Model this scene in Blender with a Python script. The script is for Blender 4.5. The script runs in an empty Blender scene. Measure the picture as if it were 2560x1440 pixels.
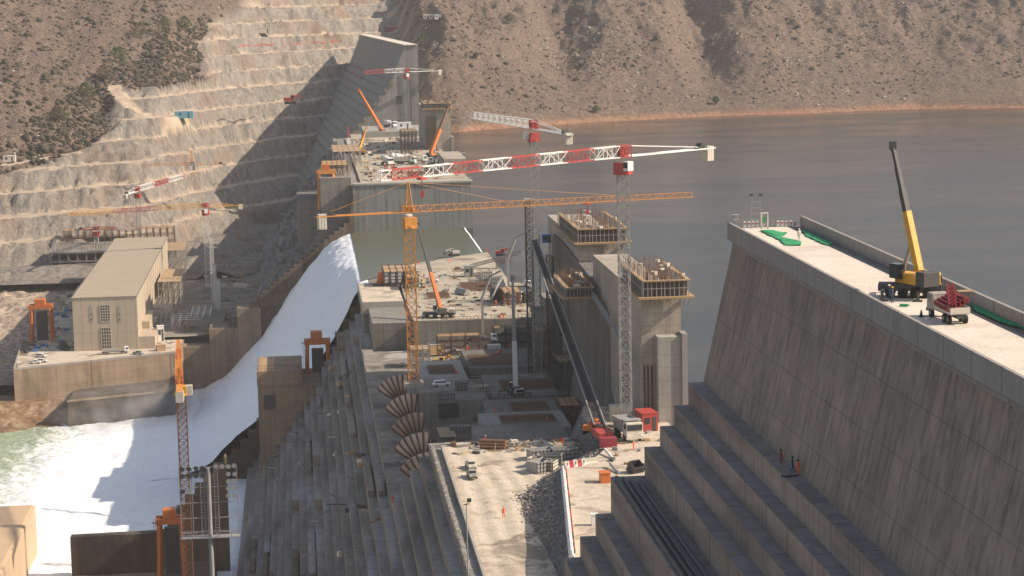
import bpy, bmesh, math, random
import numpy as np
from mathutils import Vector, Matrix
random.seed(7); RNG = np.random.default_rng(7)
SC = bpy.context.scene; COL = SC.collection
R = math.radians

# ------------------------------------------------------------------ camera
# world: +Y runs along the dam axis away from the camera, +X upstream, z = 0 is the lake level (metres)
FOC = 5400.0                      # focal length in pixels of a 2560 px wide picture
CAM_H = 109.5
_a = np.array([(735-1280)/FOC, (720+15)/FOC, 1.0]); _a /= np.linalg.norm(_a)
_c = np.array([-.02, 1.0, 0.0]); _c[2] = -(_c[0]*_a[0]+_c[1]*_a[1])/_a[2]; _c /= np.linalg.norm(_c)
_x = -np.cross(_a, _c)
CM = np.stack([_x, _a, _c], 1)    # rows: camera right, up, forward in world axes
CP = np.array([0.0, 0.0, CAM_H])
cd = bpy.data.cameras.new('camera'); cam = bpy.data.objects.new('camera', cd); COL.objects.link(cam)
cd.sensor_width = 36; cd.lens = FOC/2560*36; cd.clip_start = 1; cd.clip_end = 20000
m = Matrix.Identity(4)
for i in range(3):
    m[i][0] = CM[0][i]; m[i][1] = CM[1][i]; m[i][2] = -CM[2][i]
m[0][3], m[1][3], m[2][3] = CP
cam.matrix_world = m
SC.camera = cam

# ------------------------------------------------------------------ sun, sky, exposure
sd = Vector((1.0, -0.20, 0.75)).normalized()          # towards the sun
elev = math.asin(sd.z)
w = bpy.data.worlds.new('World'); SC.world = w; w.use_nodes = True
nt = w.node_tree
sky = nt.nodes.new('ShaderNodeTexSky'); sky.sky_type = 'NISHITA'; sky.sun_disc = False
sky.sun_elevation = elev; sky.sun_rotation = math.atan2(sd.x, sd.y)
sky.dust_density = 3.0; sky.air_density = 1.2; sky.altitude = 600
hs = nt.nodes.new('ShaderNodeHueSaturation'); hs.inputs['Saturation'].default_value = .8      # dusty, hazy sky
nt.links.new(sky.outputs[0], hs.inputs['Color']); nt.links.new(hs.outputs[0], nt.nodes['Background'].inputs[0])
nt.nodes['Background'].inputs[1].default_value = 0.105
sl = bpy.data.lights.new('sun', 'SUN'); sl.energy = 4.6; sl.angle = R(.5); sl.color = (1.0, .86, .70)
so = bpy.data.objects.new('sun', sl); COL.objects.link(so)
so.rotation_euler = sd.to_track_quat('Z', 'Y').to_euler(); so.location = (400, -200, 500)
SC.view_settings.view_transform = 'Standard'; SC.view_settings.look = 'None'
SC.view_settings.exposure = 0.42; SC.view_settings.gamma = 1.0

# ------------------------------------------------------------------ helpers
def P(px, py, X=None, Y=None, Z=None):
    """world point on the plane X=, Y= or Z= seen at photo pixel (px, py)"""
    d = CM.T @ np.array([(px-1280)/FOC, (720-py)/FOC, 1.0])
    if X is not None: t = X/d[0]
    elif Y is not None: t = Y/d[1]
    else: t = (Z-CAM_H)/d[2]
    return Vector(CP + t*d)

def tag(o, label=None, cat=None, group=None, kind=None):
    if label: o['label'] = label
    if cat: o['category'] = cat
    if group: o['group'] = group
    if kind: o['kind'] = kind
    return o
def empty(name, loc=(0, 0, 0), rz=0, label=None, cat=None, group=None, kind=None):
    o = bpy.data.objects.new(name, None); COL.objects.link(o)
    o.location = loc; o.rotation_euler = (0, 0, rz); o.empty_display_size = 1
    return tag(o, label, cat, group, kind)
def dup(o, parent=None, loc=None, rz=None, label=None, group=None):
    c = o.copy(); COL.objects.link(c)
    if parent: c.parent = parent
    if loc is not None: c.location = loc
    if rz is not None: c.rotation_euler = (0, 0, rz)
    if label: c['label'] = label
    if group: c['group'] = group
    for ch in list(o.children): dup(ch, c)
    return c

class MB:
    def __init__(s, W=None):
        s.v = []; s.f = []; s.m = []; s.W = Vector(W) if W is not None else None; s.mi = 0
    def add(s, vs, fs):
        n = len(s.v); s.v += [tuple(v) for v in vs]
        for f in fs: s.f.append([n+i for i in f]); s.m.append(s.mi)
        return s
    def box(s, cx, cy, cz, sx, sy, sz, rz=0, top=1.0):
        c, n = math.cos(rz), math.sin(rz); vs = []
        for z in (-.5, .5):
            k = top if z > 0 else 1
            for x, y in ((-.5, -.5), (.5, -.5), (.5, .5), (-.5, .5)):
                X, Y = x*sx*k, y*sy*k
                vs.append((cx+X*c-Y*n, cy+X*n+Y*c, cz+z*sz))
        return s.add(vs, [(3, 2, 1, 0), (4, 5, 6, 7), (0, 1, 5, 4), (1, 2, 6, 5), (2, 3, 7, 6), (3, 0, 4, 7)])
    def bx(s, x0, x1, y0, y1, z0, z1):
        return s.box((x0+x1)/2, (y0+y1)/2, (z0+z1)/2, x1-x0, y1-y0, z1-z0)
    def beam(s, p, q, w, h=None):
        p, q = Vector(p), Vector(q); h = h or w; d = (q-p)
        if d.length < 1e-6: return s
        d.normalize(); u = d.cross(Vector((0, 0, 1)))
        if u.length < 1e-3: u = Vector((1, 0, 0))
        u.normalize(); v = d.cross(u)
        vs = [e+u*(a*w/2)+v*(b*h/2) for e in (p, q) for a, b in ((-1, -1), (1, -1), (1, 1), (-1, 1))]
        return s.add(vs, [(0, 1, 2, 3), (7, 6, 5, 4), (0, 4, 5, 1), (1, 5, 6, 2), (2, 6, 7, 3), (3, 7, 4, 0)])
    def tube(s, p, q, r, n=8, r2=None):
        p, q = Vector(p), Vector(q); r2 = r if r2 is None else r2; d = (q-p).normalized()
        u = d.cross(Vector((0, 0, 1)))
        if u.length < 1e-3: u = Vector((1, 0, 0))
        u.normalize(); v = d.cross(u)
        vs = [e+(u*math.cos(2*math.pi*k/n)+v*math.sin(2*math.pi*k/n))*rr for e, rr in ((p, r), (q, r2)) for k in range(n)]
        fs = [(k, (k+1) % n, n+(k+1) % n, n+k) for k in range(n)]
        return s.add(vs, fs+[tuple(range(n))[::-1], tuple(range(n, 2*n))])
    def prism(s, poly, y0, y1):
        """poly of (x, z), extruded along y"""
        n = len(poly)
        vs = [(x, y0, z) for x, z in poly]+[(x, y1, z) for x, z in poly]
        return s.add(vs, [tuple(range(n)), tuple(range(2*n-1, n-1, -1))]+[(k, n+k, n+(k+1) % n, (k+1) % n) for k in range(n)])
    def slab(s, poly, z0, z1):
        """poly of (x, y), extruded in z"""
        n = len(poly)
        vs = [(p[0], p[1], z0) for p in poly]+[(p[0], p[1], z1) for p in poly]
        return s.add(vs, [tuple(range(n-1, -1, -1)), tuple(range(n, 2*n))]+[(k, (k+1) % n, n+(k+1) % n, n+k) for k in range(n)])
    def ball(s, c, r, sx=1, sy=1, sz=1, n=8, m=5):
        vs = [(c[0], c[1], c[2]+r*sz)]
        for i in range(1, m):
            t = math.pi*i/m
            for k in range(n):
                a = 2*math.pi*k/n
                vs.append((c[0]+r*sx*math.sin(t)*math.cos(a), c[1]+r*sy*math.sin(t)*math.sin(a), c[2]+r*sz*math.cos(t)))
        vs.append((c[0], c[1], c[2]-r*sz)); fs = []
        for k in range(n): fs.append((0, 1+k, 1+(k+1) % n))
        for i in range(m-2):
            for k in range(n):
                a, b = 1+i*n+k, 1+i*n+(k+1) % n; fs.append((a, a+n, b+n, b))
        for k in range(n): fs.append((len(vs)-1, 1+(m-2)*n+(k+1) % n, 1+(m-2)*n+k))
        return s.add(vs, fs)
    def lattice(s, p, q, w, n, ch=.16, br=.09, w2=None, h=None, up=None, tri=False, x=True):
        """square (or triangular) lattice beam from p to q: chords, battens and diagonals"""
        p, q = Vector(p), Vector(q); w2 = w if w2 is None else w2; d = (q-p).normalized()
        up = Vector(up) if up else (Vector((0, 1, 0)) if abs(d.z) > .9 else Vector((0, 0, 1)))
        u = d.cross(up).normalized(); v = u.cross(d).normalized(); hr = (h or w)/w
        cs = ((-1, -1), (1, -1), (0, 1)) if tri else ((-1, -1), (1, -1), (1, 1), (-1, 1))
        def pt(i, k):
            t = i/n; ww = w+(w2-w)*t; a, b = cs[k % len(cs)]
            return p.lerp(q, t)+u*(a*ww/2)+v*(b*ww*hr/2)
        for k in range(len(cs)):
            s.beam(pt(0, k), pt(n, k), ch)
            for i in range(n):
                if x or i % 2 == 0: s.beam(pt(i, k), pt(i+1, k+1), br)
                if x or i % 2 == 1: s.beam(pt(i, k+1), pt(i+1, k), br)
                s.beam(pt(i, k), pt(i, k+1), br)
            s.beam(pt(n, k), pt(n, k+1), br)
        return s
    def build(s, name, mat, parent=None, smooth=False, bevel=0):
        me = bpy.data.meshes.new(name); W = s.W
        vs = s.v if W is None else [(a-W.x, b-W.y, c-W.z) for a, b, c in s.v]
        me.from_pydata(vs, [], s.f); me.update()
        mats = mat if isinstance(mat, (list, tuple)) else [mat]
        for mm in mats: me.materials.append(mm)
        if len(mats) > 1:
            for p, i in zip(me.polygons, s.m): p.material_index = i
        if smooth:
            for p in me.polygons: p.use_smooth = True
        bm = bmesh.new(); bm.from_mesh(me); bmesh.ops.recalc_face_normals(bm, faces=bm.faces); bm.to_mesh(me); bm.free()
        o = bpy.data.objects.new(name, me); COL.objects.link(o)
        if parent: o.parent = parent
        elif W is not None: o.location = W
        if bevel:
            b = o.modifiers.new('bevel', 'BEVEL'); b.width = bevel; b.segments = 2; b.limit_method = 'ANGLE'
        return o

# ------------------------------------------------------------------ materials
def newmat(name):
    mt = bpy.data.materials.new(name); mt.use_nodes = True
    return mt, mt.node_tree, mt.node_tree.nodes['Principled BSDF']
def mathn(nt, op, a, b=None):
    n = nt.nodes.new('ShaderNodeMath'); n.operation = op
    for i, v in enumerate((a, b)):
        if v is None: continue
        if isinstance(v, (int, float)): n.inputs[i].default_value = v
        else: nt.links.new(v, n.inputs[i])
    return n.outputs[0]
def pos(nt, scale=(1, 1, 1), obj=False):
    if obj: src = nt.nodes.new('ShaderNodeTexCoord').outputs['Object']
    else: src = nt.nodes.new('ShaderNodeNewGeometry').outputs['Position']
    mp = nt.nodes.new('ShaderNodeMapping'); nt.links.new(src, mp.inputs[0]); mp.inputs['Scale'].default_value = scale
    return mp.outputs[0]
def noise(nt, vec, scale, detail=4, rough=.55, dist=0):
    n = nt.nodes.new('ShaderNodeTexNoise'); nt.links.new(vec, n.inputs['Vector'])
    n.inputs['Scale'].default_value = scale; n.inputs['Detail'].default_value = detail
    n.inputs['Roughness'].default_value = rough; n.inputs['Distortion'].default_value = dist
    return n.outputs['Fac']
def ramp(nt, fac, stops):
    r = nt.nodes.new('ShaderNodeValToRGB'); nt.links.new(fac, r.inputs[0]); e = r.color_ramp.elements
    while len(e) < len(stops): e.new(.5)
    for el, (p, c) in zip(e, stops):
        el.position = p; el.color = (c, c, c, 1) if isinstance(c, (int, float)) else (*c, 1)
    return r.outputs[0]
def mix(nt, a, b, fac, mode='MIX'):
    n = nt.nodes.new('ShaderNodeMix'); n.data_type = 'RGBA'; n.blend_type = mode
    for v, i in ((fac, 0), (a, 6), (b, 7)):
        if isinstance(v, (int, float)): n.inputs[i].default_value = v
        elif isinstance(v, tuple): n.inputs[i].default_value = (*v, 1)
        else: nt.links.new(v, n.inputs[i])
    return n.outputs[2]
def bump(nt, bs, h, strength=.4, dist=.3):
    b = nt.nodes.new('ShaderNodeBump'); b.inputs['Strength'].default_value = strength; b.inputs['Distance'].default_value = dist
    nt.links.new(h, b.inputs['Height']); nt.links.new(b.outputs[0], bs.inputs['Normal'])

def conc(name, col, var=.25, streak=.35, lift=3.0, joint=0, jx=0, stain=None, rough=.9, sscale=1.0):
    """concrete: cloudy variation, streaks running down, pour lines every `lift` m, joints every `joint` m along y (jx along x)"""
    mt, nt, bs = newmat(name)
    c2 = tuple(v*(1-var) for v in col); c3 = tuple(min(1, v*(1+var)) for v in col)
    base = ramp(nt, noise(nt, pos(nt), .11*sscale, 6, .65), [(.25, c2), (.5, col), (.75, c3)])
    if stain: base = mix(nt, base, stain, ramp(nt, noise(nt, pos(nt, (1, 1, .35)), .05*sscale, 5, .7, 1.0), [(.5, 0), (.68, .8)]))
    if streak:
        s1 = noise(nt, pos(nt, (1, 1, .045)), .75*sscale, 4, .6)
        base = mix(nt, base, tuple(v*.42 for v in col), ramp(nt, s1, [(.45, 0), (.75, streak)]))
        s2 = noise(nt, pos(nt, (1, 1, .03)), 2.6*sscale, 3, .6)
        base = mix(nt, base, tuple(min(1, v*1.5) for v in col), ramp(nt, s2, [(.56, 0), (.8, streak*.7)]))
    sp = nt.nodes.new('ShaderNodeSeparateXYZ'); nt.links.new(pos(nt), sp.inputs[0])
    def lines(out, period, width, amt, b):
        fr = mathn(nt, 'FRACT', mathn(nt, 'DIVIDE', out, period)); ln = mathn(nt, 'LESS_THAN', fr, width/period)
        return mix(nt, b, tuple(v*.35 for v in col), mathn(nt, 'MULTIPLY', ln, amt))
    if lift: base = lines(sp.outputs[2], lift, .14, .45, base)
    if joint: base = lines(sp.outputs[1], joint, .22, .75, base)
    if jx: base = lines(sp.outputs[0], jx, .18, .6, base)
    fine = noise(nt, pos(nt), 3.0*sscale, 5, .7)
    base = mix(nt, base, ramp(nt, fine, [(.3, .62), (.7, 1.0)]), .55, 'MULTIPLY')
    nt.links.new(base, bs.inputs['Base Color']); bs.inputs['Roughness'].default_value = rough
    bs.inputs['Specular IOR Level'].default_value = .25
    bump(nt, bs, fine, .35, .15)
    return mt
def paint(name, col, rough=.5, dirt=.35, metal=0, dcol=(.12, .09, .07)):
    mt, nt, bs = newmat(name)
    d = ramp(nt, noise(nt, pos(nt, (1, 1, .5), True), 1.3, 5, .7), [(.45, 0), (.75, dirt)])
    base = mix(nt, col, dcol, d)
    nt.links.new(base, bs.inputs['Base Color']); bs.inputs['Roughness'].default_value = rough; bs.inputs['Metallic'].default_value = metal
    return mt
def earth(name, stops, scale=.2, bumps=.5, fine=2.5, patch=None, dist=.3):
    mt, nt, bs = newmat(name)
    base = ramp(nt, noise(nt, pos(nt), scale, 8, .65, .6), stops)
    if patch: base = mix(nt, base, patch[0], ramp(nt, noise(nt, pos(nt), patch[1], 6, .6, .8), [(patch[2], 0), (patch[2]+.08, .85)]))
    f = noise(nt, pos(nt), fine, 6, .7)
    base = mix(nt, base, ramp(nt, f, [(.3, .55), (.65, 1.0)]), .6, 'MULTIPLY')
    nt.links.new(base, bs.inputs['Base Color']); bs.inputs['Roughness'].default_value = .95
    bs.inputs['Specular IOR Level'].default_value = .15
    bump(nt, bs, f, bumps, dist)
    return mt

M = {}
M['dam'] = conc('dam_concrete', (.35, .275, .215), .32, .85, 6.0, 0, stain=(.22, .17, .14), sscale=1.15)
M['parapet'] = conc('parapet_concrete', (.36, .32, .29), .12, .25, 0, 9.0)
M['riser'] = conc('step_concrete', (.33, .275, .235), .3, .6, 0, 12.0, stain=(.25, .17, .11))
M['roadtop'] = earth('crest_roadway', [(.3, (.60, .52, .43)), (.55, (.78, .68, .57)), (.75, (.70, .62, .52))], .09, .15)
M['grey'] = conc('grey_concrete', (.27, .245, .215), .25, .5, 3.0, 0, 9.0, stain=(.2, .17, .14))
M['lightgrey'] = conc('pale_concrete', (.40, .37, .32), .2, .35, 3.0, 0)
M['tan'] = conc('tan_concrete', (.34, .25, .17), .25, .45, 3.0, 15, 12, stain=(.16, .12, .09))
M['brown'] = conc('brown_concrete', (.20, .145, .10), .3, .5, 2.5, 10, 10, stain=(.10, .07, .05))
M['darkwall'] = conc('stained_wall', (.13, .10, .075), .35, .6, 3.0, 0, stain=(.05, .04, .035))
M['sand'] = earth('sandy_fill', [(.3, (.42, .34, .26)), (.5, (.66, .56, .44)), (.7, (.58, .49, .38))], .12, .7, 1.6, patch=((.27, .22, .17), .07, .53))
M['deck'] = earth('deck_fill', [(.3, (.30, .26, .20)), (.5, (.46, .40, .31)), (.7, (.56, .48, .37))], .07, .4, 1.4, patch=((.20, .18, .15), .035, .57))
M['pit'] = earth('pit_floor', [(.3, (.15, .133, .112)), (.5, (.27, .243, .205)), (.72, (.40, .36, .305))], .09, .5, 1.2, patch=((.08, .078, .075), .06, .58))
M['gravel'] = earth('gravel', [(.35, (.10, .095, .09)), (.5, (.2, .19, .18)), (.65, (.34, .33, .31))], 1.2, 1, 3.0)
M['yellow'] = paint('yellow_paint', (.72, .36, .03)); M['orange'] = paint('orange_paint', (.62, .17, .035))
M['amber'] = paint('amber_crane_paint', (.66, .27, .045)); M['red'] = paint('red_paint', (.46, .06, .05))
M['white'] = paint('white_paint', (.78, .76, .72), .5, .25); M['cream'] = paint('cream_paint', (.62, .56, .46), .5, .3)
M['steel'] = paint('galvanised_steel', (.34, .33, .31), .5, .4); M['dark'] = paint('dark_steel', (.06, .058, .055), .6, .3)
M['black'] = paint('black_rubber', (.02, .02, .02), .8, .2, dcol=(.15, .12, .1)); M['rust'] = paint('rusty_steel', (.19, .09, .05), .8, .6)
M['rebar'] = paint('rebar', (.22, .12, .075), .8, .4); M['timber'] = paint('form_timber', (.42, .27, .14), .8, .4, dcol=(.2, .13, .08))
M['greencloth'] = paint('green_cloth', (.03, .30, .12), .9, .3, dcol=(.02, .14, .06)); M['blue'] = paint('blue_paint', (.05, .18, .42))
M['cyan'] = paint('pale_blue_sheet', (.16, .42, .5)); M['orangecloth'] = paint('hi_vis_cloth', (.85, .12, .04), .9, .1)
M['skin'] = paint('skin', (.10, .055, .035), .6, .1); M['navy'] = paint('navy_cloth', (.03, .04, .08), .9, .1)
M['dusty'] = paint('dusty_cab_paint', (.38, .33, .27), .7, .6)
M['red_white'] = paint('maroon_paint', (.30, .03, .04))
gm, gnt, gbs = newmat('glass'); gbs.inputs['Base Color'].default_value = (.03, .04, .045, 1); gbs.inputs['Roughness'].default_value = .08; M['glass'] = gm
# foam: almost white, mottled with fine turbulence
def foam(name, green=False):
    mt, nt, bs = newmat(name)
    st = noise(nt, pos(nt, (.12, 1.6, .12) if not green else (.5, .5, .5)), .9, 7, .7, .6)
    f = noise(nt, pos(nt, (1, 1, 1)), .35, 8, .7, 1.5)
    base = ramp(nt, f, [(.3, (.86, .87, .88)), (.6, (.97, .97, .97))])
    base = mix(nt, base, (.62, .67, .70), ramp(nt, st, [(.52, 0), (.74, .5)]))
    if green:
        sp = nt.nodes.new('ShaderNodeSeparateXYZ'); nt.links.new(pos(nt), sp.inputs[0])
        # open water where the boil calms down, downstream of the foam
        k = mathn(nt, 'MULTIPLY', mathn(nt, 'ADD', sp.outputs[0], 103), -.020)
        k = mathn(nt, 'ADD', k, mathn(nt, 'MULTIPLY', mathn(nt, 'SUBTRACT', sp.outputs[1], 800), .0022))
        n2 = noise(nt, pos(nt, (1, .5, 1)), .16, 9, .72, 2.0)
        g = ramp(nt, mathn(nt, 'ADD', mathn(nt, 'MULTIPLY', mathn(nt, 'SUBTRACT', n2, .5), 1.8), k), [(.0, 0), (.45, 1)])
        wcol = ramp(nt, noise(nt, pos(nt), .8, 8, .75, 1), [(.35, (.16, .22, .14)), (.55, (.33, .38, .24)), (.7, (.8, .8, .7))])
        base = mix(nt, base, wcol, g)
    nt.links.new(base, bs.inputs['Base Color']); bs.inputs['Roughness'].default_value = .7
    bump(nt, bs, noise(nt, pos(nt), .9, 8, .75, 1.5), .4, .5)
    return mt
M['foam'] = foam('spillway_foam'); M['foamriver'] = foam('tailrace_foam', True)
mt, nt, bs = newmat('lake_water'); M['lake'] = mt
bs.inputs['Base Color'].default_value = (.026, .028, .025, 1); bs.inputs['Roughness'].default_value = .09; bs.inputs['IOR'].default_value = 1.33
nt.links.new(ramp(nt, noise(nt, pos(nt, (.5, 1, 1)), .012, 4, .6, .8), [(.38, .035), (.62, .2)]), bs.inputs['Roughness'])      # wind patches
r1 = noise(nt, pos(nt, (.35, 1, 1)), .22, 6, .65); r2 = noise(nt, pos(nt, (.3, 1, 1)), 1.1, 4, .6)
bump(nt, bs, mathn(nt, 'ADD', r1, mathn(nt, 'MULTIPLY', r2, .4)), .30, 1.0)
mt, nt, bs = newmat('sill_water'); M['sill'] = mt
bs.inputs['Base Color'].default_value = (.10, .105, .075, 1); bs.inputs['Roughness'].default_value = .28; bs.inputs['IOR'].default_value = 1.25
bump(nt, bs, noise(nt, pos(nt, (.4, 1, 1)), .5, 5, .6), .15, .4)
# ------------------------------------------------------------------ numpy value noise
def vnoise(x, y, seed=0):
    xi = np.floor(x).astype(np.int64); yi = np.floor(y).astype(np.int64); fx = x-xi; fy = y-yi
    fx = fx*fx*(3-2*fx); fy = fy*fy*(3-2*fy)
    def h(i, j):
        n = (i*374761393+j*668265263+seed*1442695041) & 0xffffffff
        n = ((n ^ (n >> 13))*1274126177) & 0xffffffff
        return ((n ^ (n >> 16)) & 0xffff)/65535.0
    return (h(xi, yi)*(1-fx)+h(xi+1, yi)*fx)*(1-fy)+(h(xi, yi+1)*(1-fx)+h(xi+1, yi+1)*fx)*fy
def fbm(x, y, o=5, seed=0, g=.5):
    s = 0; a = 1; t = 0
    for k in range(o):
        s = s+a*vnoise(x*2**k, y*2**k, seed+k); t += a; a *= g
    return s/t
def sstep(a, b, x):
    t = np.clip((x-a)/(b-a), 0, 1); return t*t*(3-2*t)

TRK = [([(-131, 1583, 47), (-129, 1568, 42.5), (-122, 1546, 38), (-114, 1534, 33), (-106, 1531, 29), (-96, 1530, 26), (-88, 1546, 25.8), (-84, 1556, 25.6)], 5.0), ([(-230, 1408, 1), (-192, 1416.5, 3.6), (-178, 1428.5, 4.8), (-162, 1440.5, 7.0), (-146, 1445, 9.2)], 3.5)]
SHX = [60, 98, 126, 177, 230, 283, 356, 426, 538, 621, 900]; SHY = [1690, 1698, 1687, 1726, 1758, 1780, 1806, 1811, 1835, 1808, 1800]
BH = 12.0
def terrain(X, Y):
    """height, cut mask, bench-tread mask, shore mask"""
    # left: the abutment, cut back in benches
    Yf = np.interp(X, [-500, -100, -60, -20, 20, 60, 120], [1100, 1322, 1430, 1498, 1545, 1588, 1640])+16*(fbm(X*.012, Y*.005, 3, 3)-.5)*2+8*(fbm(X*.10, Y*.03, 4, 5, .65)-.5)*2
    s = (Y-Yf)/3.0
    s = s+1.7*(fbm(X*.28, Y*.07, 4, 6, .65)-.5)
    t = np.maximum(s, 0)/BH+.16*np.sin(s*.21+X*.006)+.10*(fbm(X*.012, Y*.0+s*.02, 2, 19)-.5); t = np.maximum(t, 0); i = np.floor(t); fr = t-i
    dz = (fbm(X*.25, Y*.25, 4, 9)-.5)*1.8
    face = np.clip(fr/.44, 0, 1)
    zc = -46+BH*(i+face)+(dz*np.where((fr > 0) & (fr < .44), 3.4, .5)+np.where(fr < .46, 1, .15)*4*(fbm(X*.07, Y*.05, 4, 18, .6)-.5))*(s > 0)
    tread = ((fr > .50) & (s > 0)).astype(float)
    # natural ground beside the cut
    zn = -46+np.maximum(s, -3)*1.0+34*(fbm(X*.009+3, Y*.006, 4, 21)-.5)+9*(fbm(X*.04, Y*.03, 5, 31, .6)-.5)
    Xb = np.interp(zc, [-46, -8, 1, 13, 25, 44, 50, 76, 84, 100, 112], [-400, -300, -190, -136, -125, -128, -66, -77, -70, -35, -20])+12*(fbm(X*.03, Y*.02, 3, 41)-.5)
    mk = sstep(-10, 6, X-Xb)
    zl = zc*mk+zn*(1-mk)
    # right: natural hills above the lake, two gullies
    Ys = np.interp(X, SHX, SHY)
    ext = sstep(0, 220, Y-Ys)
    g1 = np.exp(-((X-(228+.05*(Y-Ys)))/26)**2); g2 = np.exp(-((X-(356+.10*(Y-Ys)))/24)**2)
    g3 = np.exp(-((X-(560+.2*(Y-Ys)))/50)**2); g4 = np.exp(-((X-(128-.12*(Y-Ys)))/20)**2)
    up = np.maximum(Y-Ys, 0)
    base = np.where(Y > Ys, up*.40*np.clip(1.15-up/1500, .2, 1), (Y-Ys)*.16)
    rid = fbm(X*.012, Y*.005, 4, 51)
    zr = base+ext*(32*(rid-.5)+19*(fbm(X*.045, Y*.018, 5, 61, .6)-.5)) - ext*(20*g1+36*g2+12*g3+9*g4)
    zr = zr+sstep(8, 40, Y-Ys)*4*(fbm(X*.2, Y*.12, 4, 71, .65)-.5)
    bank = 3.2*sstep(2, 12, Y-Ys)+.8*(fbm(X*.15, Y*.15, 3, 77)-.5)
    zr = zr+bank
    k = sstep(88, 112, X+8*(fbm(Y*.02, Y*.0, 2, 81)-.5))
    k = np.where(Y > 2000, sstep(70, 130, X), k)
    z = zl*(1-k)+zr*k
    tm = np.zeros_like(z)
    for pts, hw in TRK:
        for (ax, ay, az), (bx, by, bz) in zip(pts, pts[1:]):
            L2 = (bx-ax)**2+(by-ay)**2; t = np.clip(((X-ax)*(bx-ax)+(Y-ay)*(by-ay))/L2, 0, 1)
            d = np.hypot(X-ax-t*(bx-ax), (Y-ay-t*(by-ay))); wt = sstep(hw*1.9, hw, d)
            z = z*(1-wt)+(az+(bz-az)*t)*wt; tm = np.maximum(tm, sstep(hw*1.15, hw*.9, d))
    mk = np.maximum(mk, tm); tread = np.maximum(tread, tm)
    return z, mk*(1-k), tread*mk*(1-k), sstep(11, 6, Y-Ys+5*fbm(X*.1, Y*.1, 3, 5))*k, k

def grid_mesh(name, x0, x1, dx, y0, y1, dy, fn, cut=None):
    xs = np.arange(x0, x1+.01, dx); ys = np.arange(y0, y1+.01, dy)
    X, Y = np.meshgrid(xs, ys); out = fn(X, Y); Z = out[0]
    nx, ny = len(xs), len(ys)
    me = bpy.data.meshes.new(name)
    co = np.stack([X, Y, Z], -1).reshape(-1, 3).astype(np.float32)
    idx = np.arange(nx*ny).reshape(ny, nx)
    q = np.stack([idx[:-1, :-1], idx[:-1, 1:], idx[1:, 1:], idx[1:, :-1]], -1).reshape(-1, 4)
    me.vertices.add(len(co)); me.vertices.foreach_set('co', co.ravel())
    me.loops.add(q.size); me.loops.foreach_set('vertex_index', q.ravel().astype(np.int32))
    me.polygons.add(len(q)); me.polygons.foreach_set('loop_start', np.arange(0, q.size, 4, dtype=np.int32))
    me.polygons.foreach_set('loop_total', np.full(len(q), 4, dtype=np.int32)); me.update(); me.validate()
    if len(out) > 1:
        ca = me.color_attributes.new('cover', 'FLOAT_COLOR', 'POINT')
        d = np.ones((len(co), 4), np.float32)
        for i in range(3): d[:, i] = out[i+1].ravel()
        ca.data.foreach_set('color', d.ravel())
    o = bpy.data.objects.new(name, me); COL.objects.link(o)
    return o

# hill material: dry scrubby ground, quarried rock where it is cut, pale bench treads, orange shore
mt, nt, bs = newmat('hillside_ground')
at = nt.nodes.new('ShaderNodeVertexColor'); at.layer_name = 'cover'
sp = nt.nodes.new('ShaderNodeSeparateColor'); nt.links.new(at.outputs[0], sp.inputs[0])
nat = ramp(nt, noise(nt, pos(nt), .022, 9, .72, .8), [(.25, (.08, .062, .052)), (.42, (.145, .105, .085)), (.56, (.22, .145, .105)), (.75, (.32, .22, .165))])
nat = mix(nt, nat, ramp(nt, noise(nt, pos(nt), .35, 8, .75, .5), [(.35, (.055, .045, .038)), (.5, (.18, .135, .105)), (.66, (.36, .29, .24))]), .62)
rock = ramp(nt, noise(nt, pos(nt, (1, .5, .22)), .17, 9, .8, 1.4), [(.3, (.085, .08, .075)), (.42, (.215, .195, .175)), (.54, (.34, .30, .255)), (.72, (.46, .39, .32))])
rock = mix(nt, rock, (.33, .20, .12), ramp(nt, noise(nt, pos(nt, (1, .6, .6)), .035, 5, .6), [(.5, 0), (.72, .5)]))
trd = ramp(nt, noise(nt, pos(nt), .12, 5, .6), [(.3, (.50, .38, .27)), (.7, (.70, .56, .42))])
rock = mix(nt, rock, (.19, .12, .08), ramp(nt, noise(nt, pos(nt), .015, 4, .6, .5), [(.55, 0), (.68, .55)]))
base = mix(nt, nat, rock, sp.outputs[0]); base = mix(nt, base, trd, mathn(nt, 'MULTIPLY', sp.outputs[1], ramp(nt, noise(nt, pos(nt), .03, 4), [(.3, .65), (.5, 1.0)])))
shore = ramp(nt, noise(nt, pos(nt), .3, 7, .7, .5), [(.35, (.20, .11, .07)), (.55, (.40, .22, .135)), (.75, (.54, .35, .24))])
base = mix(nt, base, shore, sp.outputs[2])
nt.links.new(base, bs.inputs['Base Color']); bs.inputs['Roughness'].default_value = 1; bs.inputs['Specular IOR Level'].default_value = .05
bump(nt, bs, noise(nt, pos(nt), .35, 9, .75, .5), 1.0, 2.5)
hill = grid_mesh('hillside', -460, 900, 2.0, 1200, 2700, 2.5, terrain); hill.data.materials.append(mt)
tag(hill, 'brown dry hills with benched rock cut on the left above the lake', kind='structure')

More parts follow.
